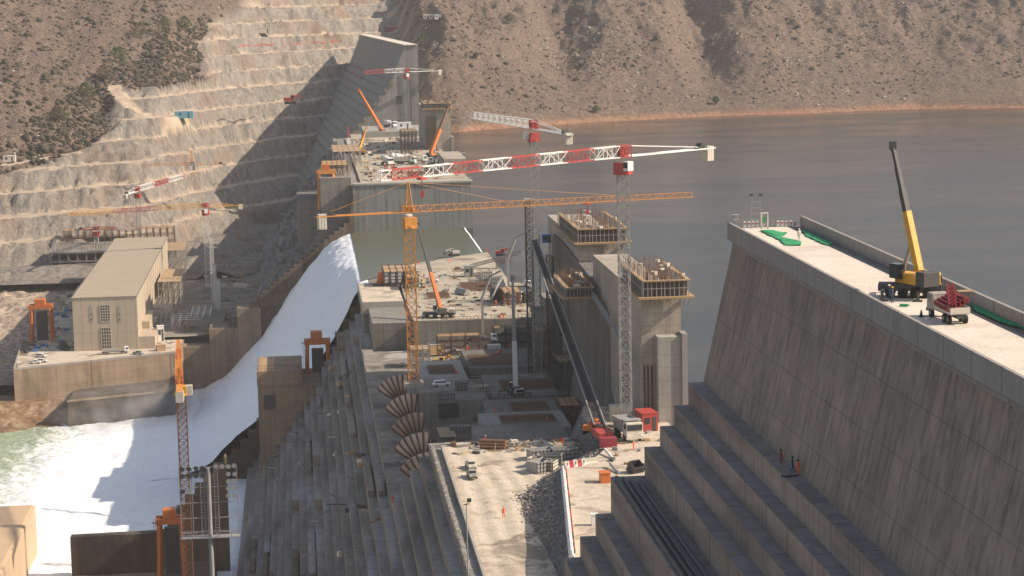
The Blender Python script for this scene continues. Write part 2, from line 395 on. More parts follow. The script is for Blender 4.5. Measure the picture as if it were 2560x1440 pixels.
# scattered cover: dry scrub, green bushes, pale boulders (each one mass nobody could count)
def clump_mesh(name, pts, size, mat, flat=1.0, seed=1, label=''):
    rg = np.random.default_rng(seed)
    ico = []
    t = (1+5**.5)/2
    V0 = np.array([(-1, t, 0), (1, t, 0), (-1, -t, 0), (1, -t, 0), (0, -1, t), (0, 1, t), (0, -1, -t), (0, 1, -t), (t, 0, -1), (t, 0, 1), (-t, 0, -1), (-t, 0, 1)], float)
    V0 /= np.linalg.norm(V0[0])
    F0 = np.array([(0, 11, 5), (0, 5, 1), (0, 1, 7), (0, 7, 10), (0, 10, 11), (1, 5, 9), (5, 11, 4), (11, 10, 2), (10, 7, 6), (7, 1, 8), (3, 9, 4), (3, 4, 2), (3, 2, 6), (3, 6, 8), (3, 8, 9), (4, 9, 5), (2, 4, 11), (6, 2, 10), (8, 6, 7), (9, 8, 1)])
    n = len(pts); s = size[0]+(size[1]-size[0])*rg.random(n)**2.2
    jit = 1+.75*(rg.random((n, 12, 1))-.5)
    V = V0[None]*jit*s[:, None, None]*np.array([1, 1, flat])*(1+.5*(rg.random((n, 1, 3))-.5))+pts[:, None, :]
    F = (F0[None]+12*np.arange(n)[:, None, None]).reshape(-1, 3); V = V.reshape(-1, 3).astype(np.float32)
    me = bpy.data.meshes.new(name); me.vertices.add(len(V)); me.vertices.foreach_set('co', V.ravel())
    me.loops.add(F.size); me.loops.foreach_set('vertex_index', F.ravel().astype(np.int32))
    me.polygons.add(len(F)); me.polygons.foreach_set('loop_start', np.arange(0, F.size, 3, dtype=np.int32))
    me.polygons.foreach_set('loop_total', np.full(len(F), 3, dtype=np.int32)); me.update()
    me.materials.append(mat); o = bpy.data.objects.new(name, me); COL.objects.link(o)
    return tag(o, label, 'ground cover', kind='stuff')
def scatter(n, x0, x1, y0, y1, keep, seed):
    rg = np.random.default_rng(seed); X = x0+(x1-x0)*rg.random(n); Y = y0+(y1-y0)*rg.random(n)
    out = terrain(X, Y); k = keep(X, Y, out, rg.random(n))
    return np.stack([X[k], Y[k], out[0][k]], -1)
shn = lambda X, Y: Y-np.interp(X, SHX, SHY)
def k_scrub(X, Y, o, r):
    d = fbm(X*.02, Y*.012, 4, 91)
    return (o[0] < 150) & (((o[4] > .5) & (shn(X, Y) > 16) & (r < .25+1.6*(d-.35))) | ((o[1] < .3) & (o[4] < .5) & (o[0] > -20) & (r < .35+1.6*(d-.35))))
scm = earth('dry_scrub', [(.3, (.085, .065, .055)), (.5, (.15, .115, .095)), (.7, (.25, .185, .15))], .05, .3, 1.0)
clump_mesh('dry_scrub', scatter(52000, -330, 760, 1400, 2350, k_scrub, 5), (.5, 2.1), scm, .75, 2, 'bare brown scrub covering the hillsides')
grm = earth('green_scrub', [(.3, (.06, .055, .035)), (.6, (.10, .088, .055)), (.8, (.16, .125, .085))], .1, .3, 1.0)
def k_spur(X, Y, o, r):
    return (o[4] < .5) & (o[1] < .5) & (o[0] > -30) & (np.abs(X-(-190+.33*(Y-1340)+22*(fbm(Y*.02, X*.02, 3, 8)-.5))) < 36) & (r < .9)
clump_mesh('spur_scrub', scatter(17000, -260, -40, 1300, 1800, k_spur, 16), (.8, 2.8), earth('spur_leaf', [(.3, (.035, .032, .024)), (.55, (.07, .058, .04)), (.75, (.13, .095, .065))], .08, .3, 1.0), .8, 23, 'thick dark scrub on the spur beside the rock cut')
def k_green(X, Y, o, r):
    d = fbm(X*.015+9, Y*.01, 4, 95)
    spur = (o[4] < .5) & (o[1] < .4) & (o[0] > 5) & (np.abs(X-(-175-.0*(Y-1600))) < 75) & (r < .75)
    return spur | ((o[4] > .5) & (shn(X, Y) > 20) & (r < 1.5*(d-.56)) & (o[0] < 140))
clump_mesh('green_scrub', scatter(16000, -330, 760, 1400, 2300, k_green, 6), (.9, 3.4), grm, .8, 3, 'darker olive bushes thick on the spur beside the rock cut')
rkm = earth('pale_boulders', [(.3, (.24, .20, .17)), (.6, (.44, .38, .33)), (.8, (.58, .51, .45))], .3, .4, 1.0)
def k_rock(X, Y, o, r):
    d = fbm(X*.018+5, Y*.010, 4, 99)
    return (o[0] < 150) & (o[1] < .2) & (o[0] > -10) & ((o[4] < .5) | (shn(X, Y) > 4)) & (r < 2.4*(d-.46)+.03)
clump_mesh('pale_boulders', scatter(26000, -330, 760, 1400, 2300, k_rock, 8), (.3, 1.9), rkm, .8, 4, 'pale boulders strewn over the dry hillside')

# base ground under everything, out to the horizon
def gnd(X, Y):
    d = np.sqrt(X**2+(Y-1000)**2)
    return (np.where(d > 3000, -100+0*X, -95.0)+0*X,)
o = grid_mesh('ground', -12000, 12000, 800, -4000, 16000, 800, gnd); o.data.materials.append(M['gravel']); tag(o, kind='structure')
b = MB(); b.slab([(900, 1000), (8000, 1000), (8000, 9000), (900, 9000)], -90, 180)
# lake
b = MB(); b.add([(75.2, -600, 0), (2500, -600, 0), (2500, 2200, 0), (75.2, 2200, 0)], [(0, 1, 2, 3)])
tag(b.build('lake', M['lake']), kind='structure')
# river / tailrace, displaced foam
def river(X, Y):
    a = sstep(-150, -60, X)
    return (-70+(fbm(X*.10, Y*.05, 4, 11, .55)-.5)*(1.5+.8*a)+(fbm(X*.5, Y*.3, 3, 12)-.5)*.7,)
o = grid_mesh('river', -420, -20, 1.25, 560, 1010, 1.5, river); o.data.materials.append(M['foamriver'])
for p in o.data.polygons: p.use_smooth = True
tag(o, kind='structure')
# water standing over the sill, and falling down the spillway
b = MB(); b.add([(22.2, 822, .05), (75.2, 903, .05), (75.2, 1004, .05), (22.2, 996, .05)], [(0, 1, 2, 3)])
tag(b.build('sill_water', M['sill']), kind='structure')
b = MB()
for i in range(34): b.box(75.2+random.uniform(-.15, .15), 903+i*3, .12, .7, 3.1, random.uniform(.25, .5), random.uniform(-.05, .05))
tag(b.build('water_foam', M['foam']), kind='structure')
def chute(U, V):
    # U: distance downstream of the lip, V along the dam
    Z = np.interp(U, [-2, 0, 2, 5, 9, 13, 20, 30, 42, 60, 72, 95], [.0, -.1, -.5, -1.7, -4.1, -7.4, -15, -28.5, -45.5, -64, -70.3, -71.5])
    Zn = .7+np.interp(U, [-2, 0, 2, 4, 7, 12, 20, 30, 41.5, 59, 72, 95], [-.7, -.8, -1.5, -4, -10.5, -19, -31, -40, -49.5, -64, -70.6, -72])
    t = sstep(900, 815, V); Z = Z*(1-t)+Zn*t
    n = (fbm(U*.35, V*.22, 5, 13, .65)-.5)
    Z = Z+n*np.interp(U, [0, 3, 9, 20, 80], [0.05, 1.2, 3.2, 2.2, 1.4])+(fbm(U*.08, V*.05, 3, 14)-.5)*3*sstep(5, 30, U)
    return (Z,)
o = grid_mesh('spillway_water', -2, 95, .8, 803, 996, .9, chute); o.data.materials.append(M['foam'])
co = np.zeros(len(o.data.vertices)*3, np.float32); o.data.vertices.foreach_get('co', co); co = co.reshape(-1, 3)
co[:, 0] = 22.6-co[:, 0]; o.data.vertices.foreach_set('co', co.ravel()); o.data.flip_normals(); o.data.update()
for p in o.data.polygons: p.use_smooth = True
tag(o, kind='structure')
# ------------------------------------------------------------------ large structures
def stair(x0, z0, n, dx, dz, xin, zb, x_end=None):
    """closed (x, z) outline: n steps going down and downstream from the nose (x0, z0)"""
    pts = [(xin, zb), (xin, z0)]; x, z = x0, z0
    for k in range(n):
        pts += [(x, z), (x, z-dz)]; z -= dz; x -= dx
    pts += [(x+dx-(0 if x_end is None else 0), zb)]
    return pts
def thing_mb(W): return MB(W)

# tread/riser material of the stepped faces: pale lime puddles dry on the treads, brown seepage on the risers
def stepmat(name, col, pale=.5, joint=12, scale=.14, tread=None):
    mt, nt, bs = newmat(name)
    base = ramp(nt, noise(nt, pos(nt, (1, .12, 1)), .22, 6, .6), [(.3, tuple(v*.55 for v in col)), (.5, col), (.7, tuple(v*1.35 for v in col))])
    s1 = noise(nt, pos(nt, (1, 1, .05)), .9, 4, .6)
    base = mix(nt, base, (.10, .06, .035), ramp(nt, s1, [(.5, 0), (.72, .55)]))
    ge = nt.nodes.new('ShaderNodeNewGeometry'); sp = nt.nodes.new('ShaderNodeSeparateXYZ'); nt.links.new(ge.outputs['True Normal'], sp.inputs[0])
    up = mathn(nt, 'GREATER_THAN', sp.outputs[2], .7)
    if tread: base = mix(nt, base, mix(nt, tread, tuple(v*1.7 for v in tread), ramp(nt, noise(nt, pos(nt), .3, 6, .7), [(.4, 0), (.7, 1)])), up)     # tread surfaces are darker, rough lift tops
    pl = ramp(nt, noise(nt, pos(nt, (1, .18, 1)), scale*1.3, 6, .6, .3), [(.5, 0), (.62, pale)])
    base = mix(nt, base, (.62, .60, .60), mathn(nt, 'MULTIPLY', up, pl))
    s2 = nt.nodes.new('ShaderNodeSeparateXYZ'); nt.links.new(pos(nt), s2.inputs[0])
    ln = mathn(nt, 'LESS_THAN', mathn(nt, 'FRACT', mathn(nt, 'DIVIDE', s2.outputs[1], joint)), .3/joint)
    base = mix(nt, base, tuple(v*.3 for v in col), mathn(nt, 'MULTIPLY', ln, .7))
    f = noise(nt, pos(nt), 2.5, 6, .7); base = mix(nt, base, ramp(nt, f, [(.3, .6), (.7, 1.0)]), .6, 'MULTIPLY')
    nt.links.new(base, bs.inputs['Base Color']); bs.inputs['Roughness'].default_value = .85
    bump(nt, bs, f, .4, .2)
    return mt
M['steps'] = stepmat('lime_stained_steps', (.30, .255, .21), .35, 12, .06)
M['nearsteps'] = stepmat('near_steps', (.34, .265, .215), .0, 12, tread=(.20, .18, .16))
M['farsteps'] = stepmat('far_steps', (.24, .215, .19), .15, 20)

# --- near tall block
YN = 316
nb = empty('dam_block', (57, YN, 50), label='tall near dam block with streaked brown face and white roadway on its crest', cat='dam')
W = nb.location
MB(W).prism([(75.0, -80), (75.0, 73.4), (64.1, 73.4), (64.1, 71.5), (59.4, 50.4), (59.4, -80)], 60, YN).build('face', M['dam'], nb)
MB(W).prism([(59.4, -80), (59.4, 50.4), (57.1, 50.4), (57.1, 47.0), (54.9, 47.0), (54.9, 43.9), (52.7, 43.9), (52.7, 40.8), (50.3, 40.8),
             (50.3, 36.4), (45.1, 36.4), (45.1, 30.8), (42.7, 30.8), (42.7, 27.4), (40.3, 27.4), (40.3, 24.2), (37.9, 24.2), (37.9, 20.9), (35.5, 20.9), (35.5, -80)], 60, YN+.02).build('stepped_face', M['nearsteps'], nb)
MB(W).prism([(63.2, 71.9), (63.2, 74.5), (63.62, 74.5), (63.62, 73.6), (64.2, 73.6), (64.2, 71.9)], 60, YN+.1).build('parapet', M['parapet'], nb)
MB(W).bx(63.9, 64.25, 60, YN+.05, 71.0, 71.45).build('cornice', M['parapet'], nb)
MB(W).prism([(74.3, 73.4), (74.3, 75.1), (74.75, 75.1), (75.1, 73.4)], 60, YN+.1).build('parapet', M['parapet'], nb)
MB(W).bx(64.2, 72.4, 60, YN, 73.3, 73.55).build('roadway', M['roadtop'], nb)
MB(W).bx(72.42, 72.7, 60, YN, 73.3, 73.62).build('kerb', M['grey'], nb)
MB(W).bx(72.7, 74.3, 60, YN, 73.3, 73.44).build('gutter', M['grey'], nb)

# --- conveyor pipes in the trench of the near block
def pipeline(name, label, pts, r, mat, grp):
    b = MB(pts[0])
    for p, q in zip(pts, pts[1:]): b.tube(p, q, r, 8)
    return tag(b.build(name, mat), label, 'pipe', grp)
for i, (x, z, r, lb) in enumerate([(45.7, 36.75, .32, 'outermost black pipe along the edge of the wide dark step'), (46.6, 36.75, .28, 'black pipe second from the edge of the wide dark step'),
                                   (47.5, 36.7, .24, 'third slim black pipe on the wide dark step'), (48.6, 36.75, .3, 'black pipe nearest the wall of the wide dark step')]):
    pipeline('pipe', lb, [Vector((x, YN-2-i, z)), Vector((x+.1, 240, z)), Vector((x-.15, 160, z)), Vector((x, 62, z))], r, M['dark'], 'black pipes on the wide step')

# --- middle stepped section (near part of the working area)
ms = empty('stepped_dam_section', (27, 485, 7), label='low central dam section with long lime stained steps and sandy top', cat='dam')
W = ms.location
MB(W).prism(stair(27.2, 6.9, 27, 2.2, 3.0, 80, -85), 250, 485).build('stepped_face', M['steps'], ms)
# upper yard block (z 11.5) beside the crane
MB(W).prism([(66, -80), (66, 11.4), (81.5, 11.4), (81.5, -80)], 300, 486.5).build('upper_block', M['grey'], ms)
m2 = empty('outlet_dam_section', (20, 600, -9), label='shaded dam section with the penstock bends and a sunken concrete floor', cat='dam')
W = m2.location
MB(W).prism(stair(18.6, -9.1, 20, 2.2, 3.0, 78, -85), 485.02, 711).build('stepped_face', M['steps'], m2)
MB(W).prism(stair(18.6, -9.1, 20, 2.2, 3.0, 22.3, -85), 711.02, 799.9).build('stepped_face', M['steps'], m2)
# irregular lift blocks standing on the stepped faces
rr = random.Random(4)
def liftblocks(root, x0, z0, ks, ya, yb, prob, rr, mats, hs=(1.2, 1.5, 3.0), n=95, Ls=(14, 22, 34, 50)):
    c = 0
    for k in ks:
        x = x0-2.2*k; z = z0-3*k; y = ya+rr.random()*30
        while y < yb-6 and c < n:
            L = rr.choice(Ls)
            if rr.random() < prob:
                h = rr.choice(hs); d = 2.2 if h > 2 else rr.uniform(1.0, 2.0); c += 1
                MB(root.location).bx(x+.02, x+d, y, min(y+L, yb), z-.1, z+h-.03).build('lift_block', rr.choice(mats), root)
            y += L+rr.random()*16
liftblocks(m2, 18.6, -9.1, range(1, 20), 486, 756, .15, rr, [M['steps'], M['steps'], M['brown']])
liftblocks(ms, 27.2, 6.9, range(14, 27), 330, 484, .16, rr, [M['steps'], M['brown'], M['brown']], Ls=(16, 24, 40, 60))
# kerb wall and drain strip along the edge of the sandy yard
b = MB(ms.location); b.bx(29.6, 30.1, 300, 478, 6.9, 7.9); b.build('edge_wall', M['lightgrey'], ms)
b = MB(ms.location)
for i in range(150):
    y = 352+i*.86; b.box(27.75+rr.uniform(-.15, .15), y, 7.2, .8, .42, .5, rr.uniform(-.4, .4))
tag(b.build('cobbles', M['lightgrey'], ms), kind='stuff')
# sandy yards
def sand(X, Y): return (7.06+.35*(fbm(X*.15, Y*.1, 4, 201)-.4)+.12*np.sin(X*1.6+3*fbm(X*.05, Y*.03, 2, 7)),)
o = grid_mesh('sandy_yard', 30.2, 78, .8, 300, 484.5, 1.0, sand); o.data.materials.append(M['sand']); tag(o, kind='structure')
# embankment between them
top = [P(1420, 1440, Z=11.5), P(1425, 1390, Z=11.5), P(1418, 1300, Z=11.5), P(1410, 1230, Z=11.5), P(1404, 1172, Z=11.5), P(1480, 1150, Z=11.5), P(1528, 1110, Z=11.5), P(1452, 1040, Z=11.5), P(1460, 1012, Z=11.5)]
foot = [P(1400, 1460, Z=7), P(1390, 1430, Z=7), P(1350, 1350, Z=7), P(1312, 1290, Z=7), P(1302, 1240, Z=7), P(1400, 1165, Z=7), P(1440, 1150, Z=7), P(1462, 1118, Z=7), P(1430, 1100, Z=7), P(1425, 1090, Z=7)]
vs = []; fs = []; NS = 14; NT = 72
def lerp_poly(pl, t):
    t = t*(len(pl)-1); i = min(int(t), len(pl)-2); return pl[i].lerp(pl[i+1], t-i)
for i in range(NT+1):
    a, c = lerp_poly(top, i/NT), lerp_poly(foot, i/NT)
    for j in range(NS+1):
        q = a.lerp(c, j/NS); q.z += .12 if j == 0 else rr.uniform(-.25, .25)
        vs.append(q)
for i in range(NT):
    for j in range(NS):
        k = i*(NS+1)+j; fs.append((k, k+1, k+NS+2, k+NS+1))
b = MB(); b.add(vs, fs); tag(b.build('embankment', M['gravel']), kind='structure')
pts = []
for _ in range(1500):
    t = rr.uniform(.2, .72); v = 1-abs(rr.random()**1.6)*.8; a, c = lerp_poly(top, t), lerp_poly(foot, t); pts.append(a.lerp(c, v)+Vector((0, 0, .1)))
for _ in range(250):
    t = rr.uniform(.2, .8); c = lerp_poly(foot, t); pts.append(c+Vector((-rr.random()**2*3, rr.uniform(-1, 1), .1)))
clump_mesh('loose_stones', np.array([tuple(p) for p in pts]), (.12, .42), rkm, .8, 14, 'loose pale stones at the foot of the grey embankment')
# upper yard: fill the edge
pl = [(p.x, p.y) for p in top]+[(81.2, 487.5), (81.2, 300), (57, 300)]
b = MB(); b.slab(pl, 6.5, 11.53); tag(b.build('upper_yard', M['sand']), kind='structure')

# --- sunken pit with concrete lifts
def pit(X, Y): return (-9+.5*(fbm(X*.1, Y*.06, 4, 301)-.5)+.15*(fbm(X*.6, Y*.6, 2, 3)-.5),)
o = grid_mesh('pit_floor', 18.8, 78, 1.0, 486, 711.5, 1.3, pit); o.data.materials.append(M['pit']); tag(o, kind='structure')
def block(x0, x1, y0, y1, z0, z1, mat, label, name='concrete_block', cat='concrete block', grp='concrete lifts in the pit', cap=None):
    r = empty(name, ((x0+x1)/2, (y0+y1)/2, z0), label=label, cat=cat, group=grp); b = MB(r.location)
    b.bx(x0, x1, y0, y1, z0, z1); b.build('body', M[mat], r, bevel=.06)
    bb = MB(r.location)
    for i in range(int((x1-x0)/.75)):
        for yy in (y0+.4, y1-.4): bb.beam((x0+.4+i*.75, yy, z1-.1), (x0+.4+i*.75+rr.uniform(-.1, .1), yy, z1+rr.uniform(.7, 1.3)), .13)
    tag(bb.build('starter_bars', M['steel'], r), kind='stuff')
    if cap: MB(r.location).bx(x0+1, x1-1, y0+1, y1-1, z1-.05, z1+.03).build('wet_top', M[cap], r)
    return r
block(50, 72, 655, 690, -9.1, -6.0, 'grey', 'broad grey concrete lift at the back of the pit')
block(34, 48, 632, 668, -9.1, -5.4, 'lightgrey', 'pale concrete lift left of the white telescopic boom')
block(52, 76, 600, 636, -9.1, -4.8, 'grey', 'dark wide lift with a row of starter bars right of the white boom')
block(36, 50, 588, 612, -9.1, -3.0, 'lightgrey', 'small pale lift beside the concrete hoppers')
block(48, 68, 560, 588, -9.1, -3.2, 'grey', 'middle grey lift in front of the white boom')
block(44, 66, 530, 552, -9.1, 0.2, 'lightgrey', 'long pale lift behind the sandy yard edge')
block(40, 62, 500, 522, -9.1, 3.2, 'grey', 'grey lift nearest the sandy yard')
block(31, 41, 487, 512, -9.1, 0.6, 'grey', 'raised grey lift beside the front penstock bend')
block(32, 42, 520, 556, -9.1, -2.4, 'darkwall', 'dark lift beside the middle penstock bends')
block(30.5, 36, 580, 600, -9.1, 1.0, 'grey', 'narrow lift carrying the orange tower crane foot', cap=None)

# --- deck section beside the overflow
ds = empty('spillway_dam_section', (50, 712, 0), label='central dam section with a broad dusty deck beside the overflow', cat='dam')
W = ds.location
MB(W).slab([(22.4, 716), (79, 711.6), (79, 860), (75.2, 1003), (22.4, 1003)], -80, -.25).build('body', M['grey'], ds)
b = MB(W)
for i in range(34):
    x = 44+i*.62; b.box(x, 711.4, -1.6, .32, .25, .4)
b.build('anchor_row', M['white'], ds)
def dk(X, Y): return (.35+.45*(fbm(X*.12, Y*.05, 4, 401)-.45)+.25*sstep(880, 700, Y),)
xs = np.arange(36, 77.6, .9); ys = np.linspace(0, 1, 110)
vs = []; fs = []
for j, t in enumerate(ys):
    for x in xs:
        y1 = float(np.interp(x, [36, 42, 75, 79], [800, 868, 901, 903]))+2*math.sin(x*.8)*.4
        y = 712+(y1-712)*t; z = float(dk(np.array([x]), np.array([y]))[0][0]); vs.append((x, y, z if t < .985 else -.1))
n = len(xs)
for j in range(len(ys)-1):
    for i in range(n-1):
        k = j*n+i; fs.append((k, k+1, k+n+1, k+n))
b = MB(); b.add(vs, fs); tag(b.build('dusty_deck', M['deck']), kind='structure')
# front retaining face strip
MB(W).bx(36, 78, 711.0, 711.7, -9.5, .5).build('front_face', M['grey'], ds)
# low box platform left of the deck
bx_ = empty('concrete_platform', (27, 722, 0), label='pale square concrete platform at the lip of the white water', cat='platform'); W = bx_.location
YP = 752; f0_, f1_ = P(905, 758, Y=YP), P(1010, 757, Y=YP); z1 = f0_.z
g0_, g1_ = P(900, 706, Z=z1), P(990, 706, Z=z1); yb = g0_.y
MB(W).slab([(f0_.x+.5, YP+1), (f1_.x-.4, YP+1), (f1_.x-.6, yb-1), (f0_.x+.5, yb-1)], -60, z1-4.2).build('pedestal', M['grey'], bx_)
MB(W).slab([(f0_.x, YP), (f1_.x, YP), (f1_.x-.2, yb), (f0_.x, yb)], z1-4.15, z1-.6).build('slab', M['lightgrey'], bx_)
b = MB(W); b.bx(f0_.x-.02, f1_.x+.02, YP-.02, YP+.6, z1-.6, z1+.3); b.bx(f0_.x-.02, f0_.x+.5, YP+.61, yb, z1-.6, z1+.3); b.build('upstand', M['lightgrey'], bx_)
MB(W).bx(f0_.x+.52, f1_.x, YP+.62, yb-.3, z1-.6, z1-.45).build('top', M['sand'], bx_)
def stairwall(name, label, noses, Y0, Y1, mat, xin, zb=-85):
    qs = [P(px, py, Y=Y0) for px, py in noses]; pl = [(xin, zb), (xin, qs[0].z)]; prev = qs[0]; pl.append((prev.x, prev.z))
    for q in qs[1:]: pl += [(prev.x, q.z), (q.x, q.z)] if False else [(prev.x, q.z), (q.x, q.z)]; prev = q
    pl.append((prev.x, zb)); r = empty(name, (prev.x, Y0, zb), label=label, cat='wall')
    MB(r.location).prism(pl, Y0, Y1).build('stepped_wall', mat, r)
    return r
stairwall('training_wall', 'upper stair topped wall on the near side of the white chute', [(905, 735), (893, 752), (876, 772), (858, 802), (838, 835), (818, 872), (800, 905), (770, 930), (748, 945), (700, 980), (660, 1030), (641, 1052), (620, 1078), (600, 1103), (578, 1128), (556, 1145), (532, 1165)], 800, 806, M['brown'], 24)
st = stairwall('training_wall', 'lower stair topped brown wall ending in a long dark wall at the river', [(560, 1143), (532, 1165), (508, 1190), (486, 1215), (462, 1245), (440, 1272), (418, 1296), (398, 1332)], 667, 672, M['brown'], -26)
W = st.location; q0, q1 = P(398, 1333, Y=667), P(175, 1345, Y=667)
MB(W).prism([(q0.x+.05, -85), (q0.x+.05, q0.z), (q1.x, q1.z), (q1.x, -85)], 667.3, 671.5).build('end_wall', M['darkwall'], st)
# outlet block with railed top
YO = 766
ob = empty('outlet_block', (-10, YO, -40), label='tan concrete block with a railed top jutting into the white water', cat='concrete block'); W = ob.location
a, c = P(644, 965, Y=YO), P(842, 985, Y=YO); zt = a.z; s_ = YO/640
MB(W).bx(a.x, c.x, YO, 799, -88, zt).build('body', M['tan'], ob)
MB(W).bx(a.x-.2, a.x+16, YO-.4, 799, zt, zt+5.0).build('upper_body', M['tan'], ob)
b = MB(W)
for i in range(14):
    x = a.x+.2+i*1.2; b.beam((x, YO, zt+5), (x, YO, zt+7.2), .16)
for zz in (6.1, 7.2): b.beam((a.x, YO, zt+zz), (a.x+15.9, YO, zt+zz), .1)
b.build('railing', M['rust'], ob)
MB(W).bx(a.x+.5, a.x+6, YO+.5, 795, zt+5, zt+5.1).build('deck', M['timber'], ob)
MB(W).box(a.x+3.8, YO-.5, zt-6.0, 3.6, .3, 5).build('opening', M['dark'], ob)
c2 = P(845, 862, Y=YO+4)
block(c2.x, c2.x+9, YO+4, 799, -60, c2.z, 'tan', 'tall brown block behind the middle orange gantry', grp=None, name='pier_block')
c3 = P(905, 775, Y=YO+6)
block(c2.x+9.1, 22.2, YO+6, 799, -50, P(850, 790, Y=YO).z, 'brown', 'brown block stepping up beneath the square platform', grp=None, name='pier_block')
# bottom-left slab in front of the end wall
lg = empty('bank_slab', (-75, 640, -74), label='tan concrete bank slab at the bottom beside the dark end wall', cat='slab'); W = lg.location
MB(W).slab([(-95, 560), (-38, 560), (-38, 666.9), (-84, 666.9), (-95, 655)], -90, -69.2).build('slab', M['tan'], lg)
MB(W).slab([(-46, 600), (-30, 600), (-30, 666), (-46, 666)], -90, -66).build('ledge', M['brown'], lg)

# --- intake towers
M['pier'] = conc('weathered_pier_concrete', (.45, .39, .32), .25, .6, 3.0, 0, stain=(.30, .25, .20))
def tower(name, label, px0, px1, pyt, Yf, Yb, zb, grp):
    q0, q1 = P(px0, pyt, Y=Yf), P(px1, pyt, Y=Yf); zt = q0.z
    r = empty(name, ((q0.x+q1.x)/2, Yf, zb), label=label, cat='tower', group=grp); b = MB(r.location)
    b.bx(q0.x, q1.x, Yf, Yb, zb, zt); b.build('body', M['pier'], r)
    return r, q0.x, q1.x, zt
T2, a0, a1, zt2 = tower('intake_tower', 'nearer grey intake tower with formwork on top, right of the grey crane mast', 1602, 1702, 742, 480, 560, -9.2, 'intake towers in the lake edge')
c0, c1 = P(1643, 842, Y=477), P(1706, 842, Y=477)
MB(T2.location).bx(c0.x, c1.x, 476, 480.02, 10, c0.z).build('pilaster', M['lightgrey'], T2)
e0, e1 = P(1704, 838, Y=476), P(1718, 838, Y=476)
MB(T2.location).bx(e0.x, e1.x, 475.5, 479.9, 10, e0.z+.4).build('edge_pier', M['parapet'], T2)
b = MB(T2.location)
for dx in (.6, 1.4, 2.3): b.tube((a0+dx, 479.6, 12), (a0+dx, 479.6, 24), .17, 6)
b.build('pipes', M['dark'], T2)
T1, f0, f1, zt1 = tower('intake_tower', 'farther grey intake tower with formwork on top, left of the grey crane mast', 1448, 1560, 606, 585, 660, -9.2, 'intake towers in the lake edge')
iw = empty('intake_wall', (79, 560, -9), label='dark curved concrete wall joining the two intake towers', cat='wall'); W = iw.location
wall = [(a0+.6, 484), (a0+.2, 520), (f0-.4, 560), (f0-.5, 620), (f0-1.5, 700)]
tops = [24, 27, 34, 36.5, 6]
vs = []; fs = []; NZ = 12
for i in range(45):
    t = i/44*(len(wall)-1); k = min(int(t), len(wall)-2); f = t-k
    x = wall[k][0]*(1-f)+wall[k+1][0]*f; y = wall[k][1]*(1-f)+wall[k+1][1]*f
    zt = tops[k]*(1-f)+tops[k+1]*f if k < 3 else (36.5 if f < .32 else (14 if f < .6 else 6))
    for j in range(NZ+1):
        z = -9.4+(zt+9.4)*j/NZ; flare = max(0, (10-z)/19)**2.2*7*math.sin(min(1, i/30)*math.pi)**.6
        vs.append((x-flare, y, z))
for i in range(44):
    for j in range(NZ):
        k = i*(NZ+1)+j; fs.append((k, k+1, k+NZ+2, k+NZ+1))
b = MB(W); b.add(vs, fs)
n = len(vs); vs2 = [(85.0, v[1], v[2]) for v in vs]; b.add(vs2, [f[::-1] for f in fs])
tp = [(i*(NZ+1)+NZ, (i+1)*(NZ+1)+NZ, n+(i+1)*(NZ+1)+NZ, n+i*(NZ+1)+NZ) for i in range(44)]
for f in tp: b.f.append(list(f)); b.m.append(0)
b.build('wall_body', conc('dark_intake_concrete', (.19, .175, .155), .3, .7, 3.0, 15, stain=(.13, .10, .08)), iw)
b = MB(W)   # access walkway on brackets
for i in range(14):
    y = 484+i*6; z = 25+i*.62; x = float(np.interp(y, [484, 520, 560], [a0, a0-.1, f0-.5]))-.1
    b.beam((x-1.5, y, z), (x-1.5, y+6, z+.62), 1.1, .15); b.beam((x-1.5, y, z+1), (x-1.5, y+6, z+1.62), .08); b.beam((x, y, z-1.4), (x-1.7, y, z), .12); b.beam((x-2, y, z), (x-2, y, z+1), .07)
b.build('walkway', M['steel'], iw)
# upstream wall of the pit and deck (keeps out the lake)
MB((78, 600, 0)).W
uw = empty('upstream_wall', (79, 600, -9), label='grey concrete wall behind the pit on the lake side', cat='wall')
MB(uw.location).bx(77.6, 82, 487, 712, -30, 5.2).build('body', M['grey'], uw)
MB(uw.location).bx(78.0, 81, 640, 706, 5.2, 9.5).build('raised_body', M['grey'], uw)

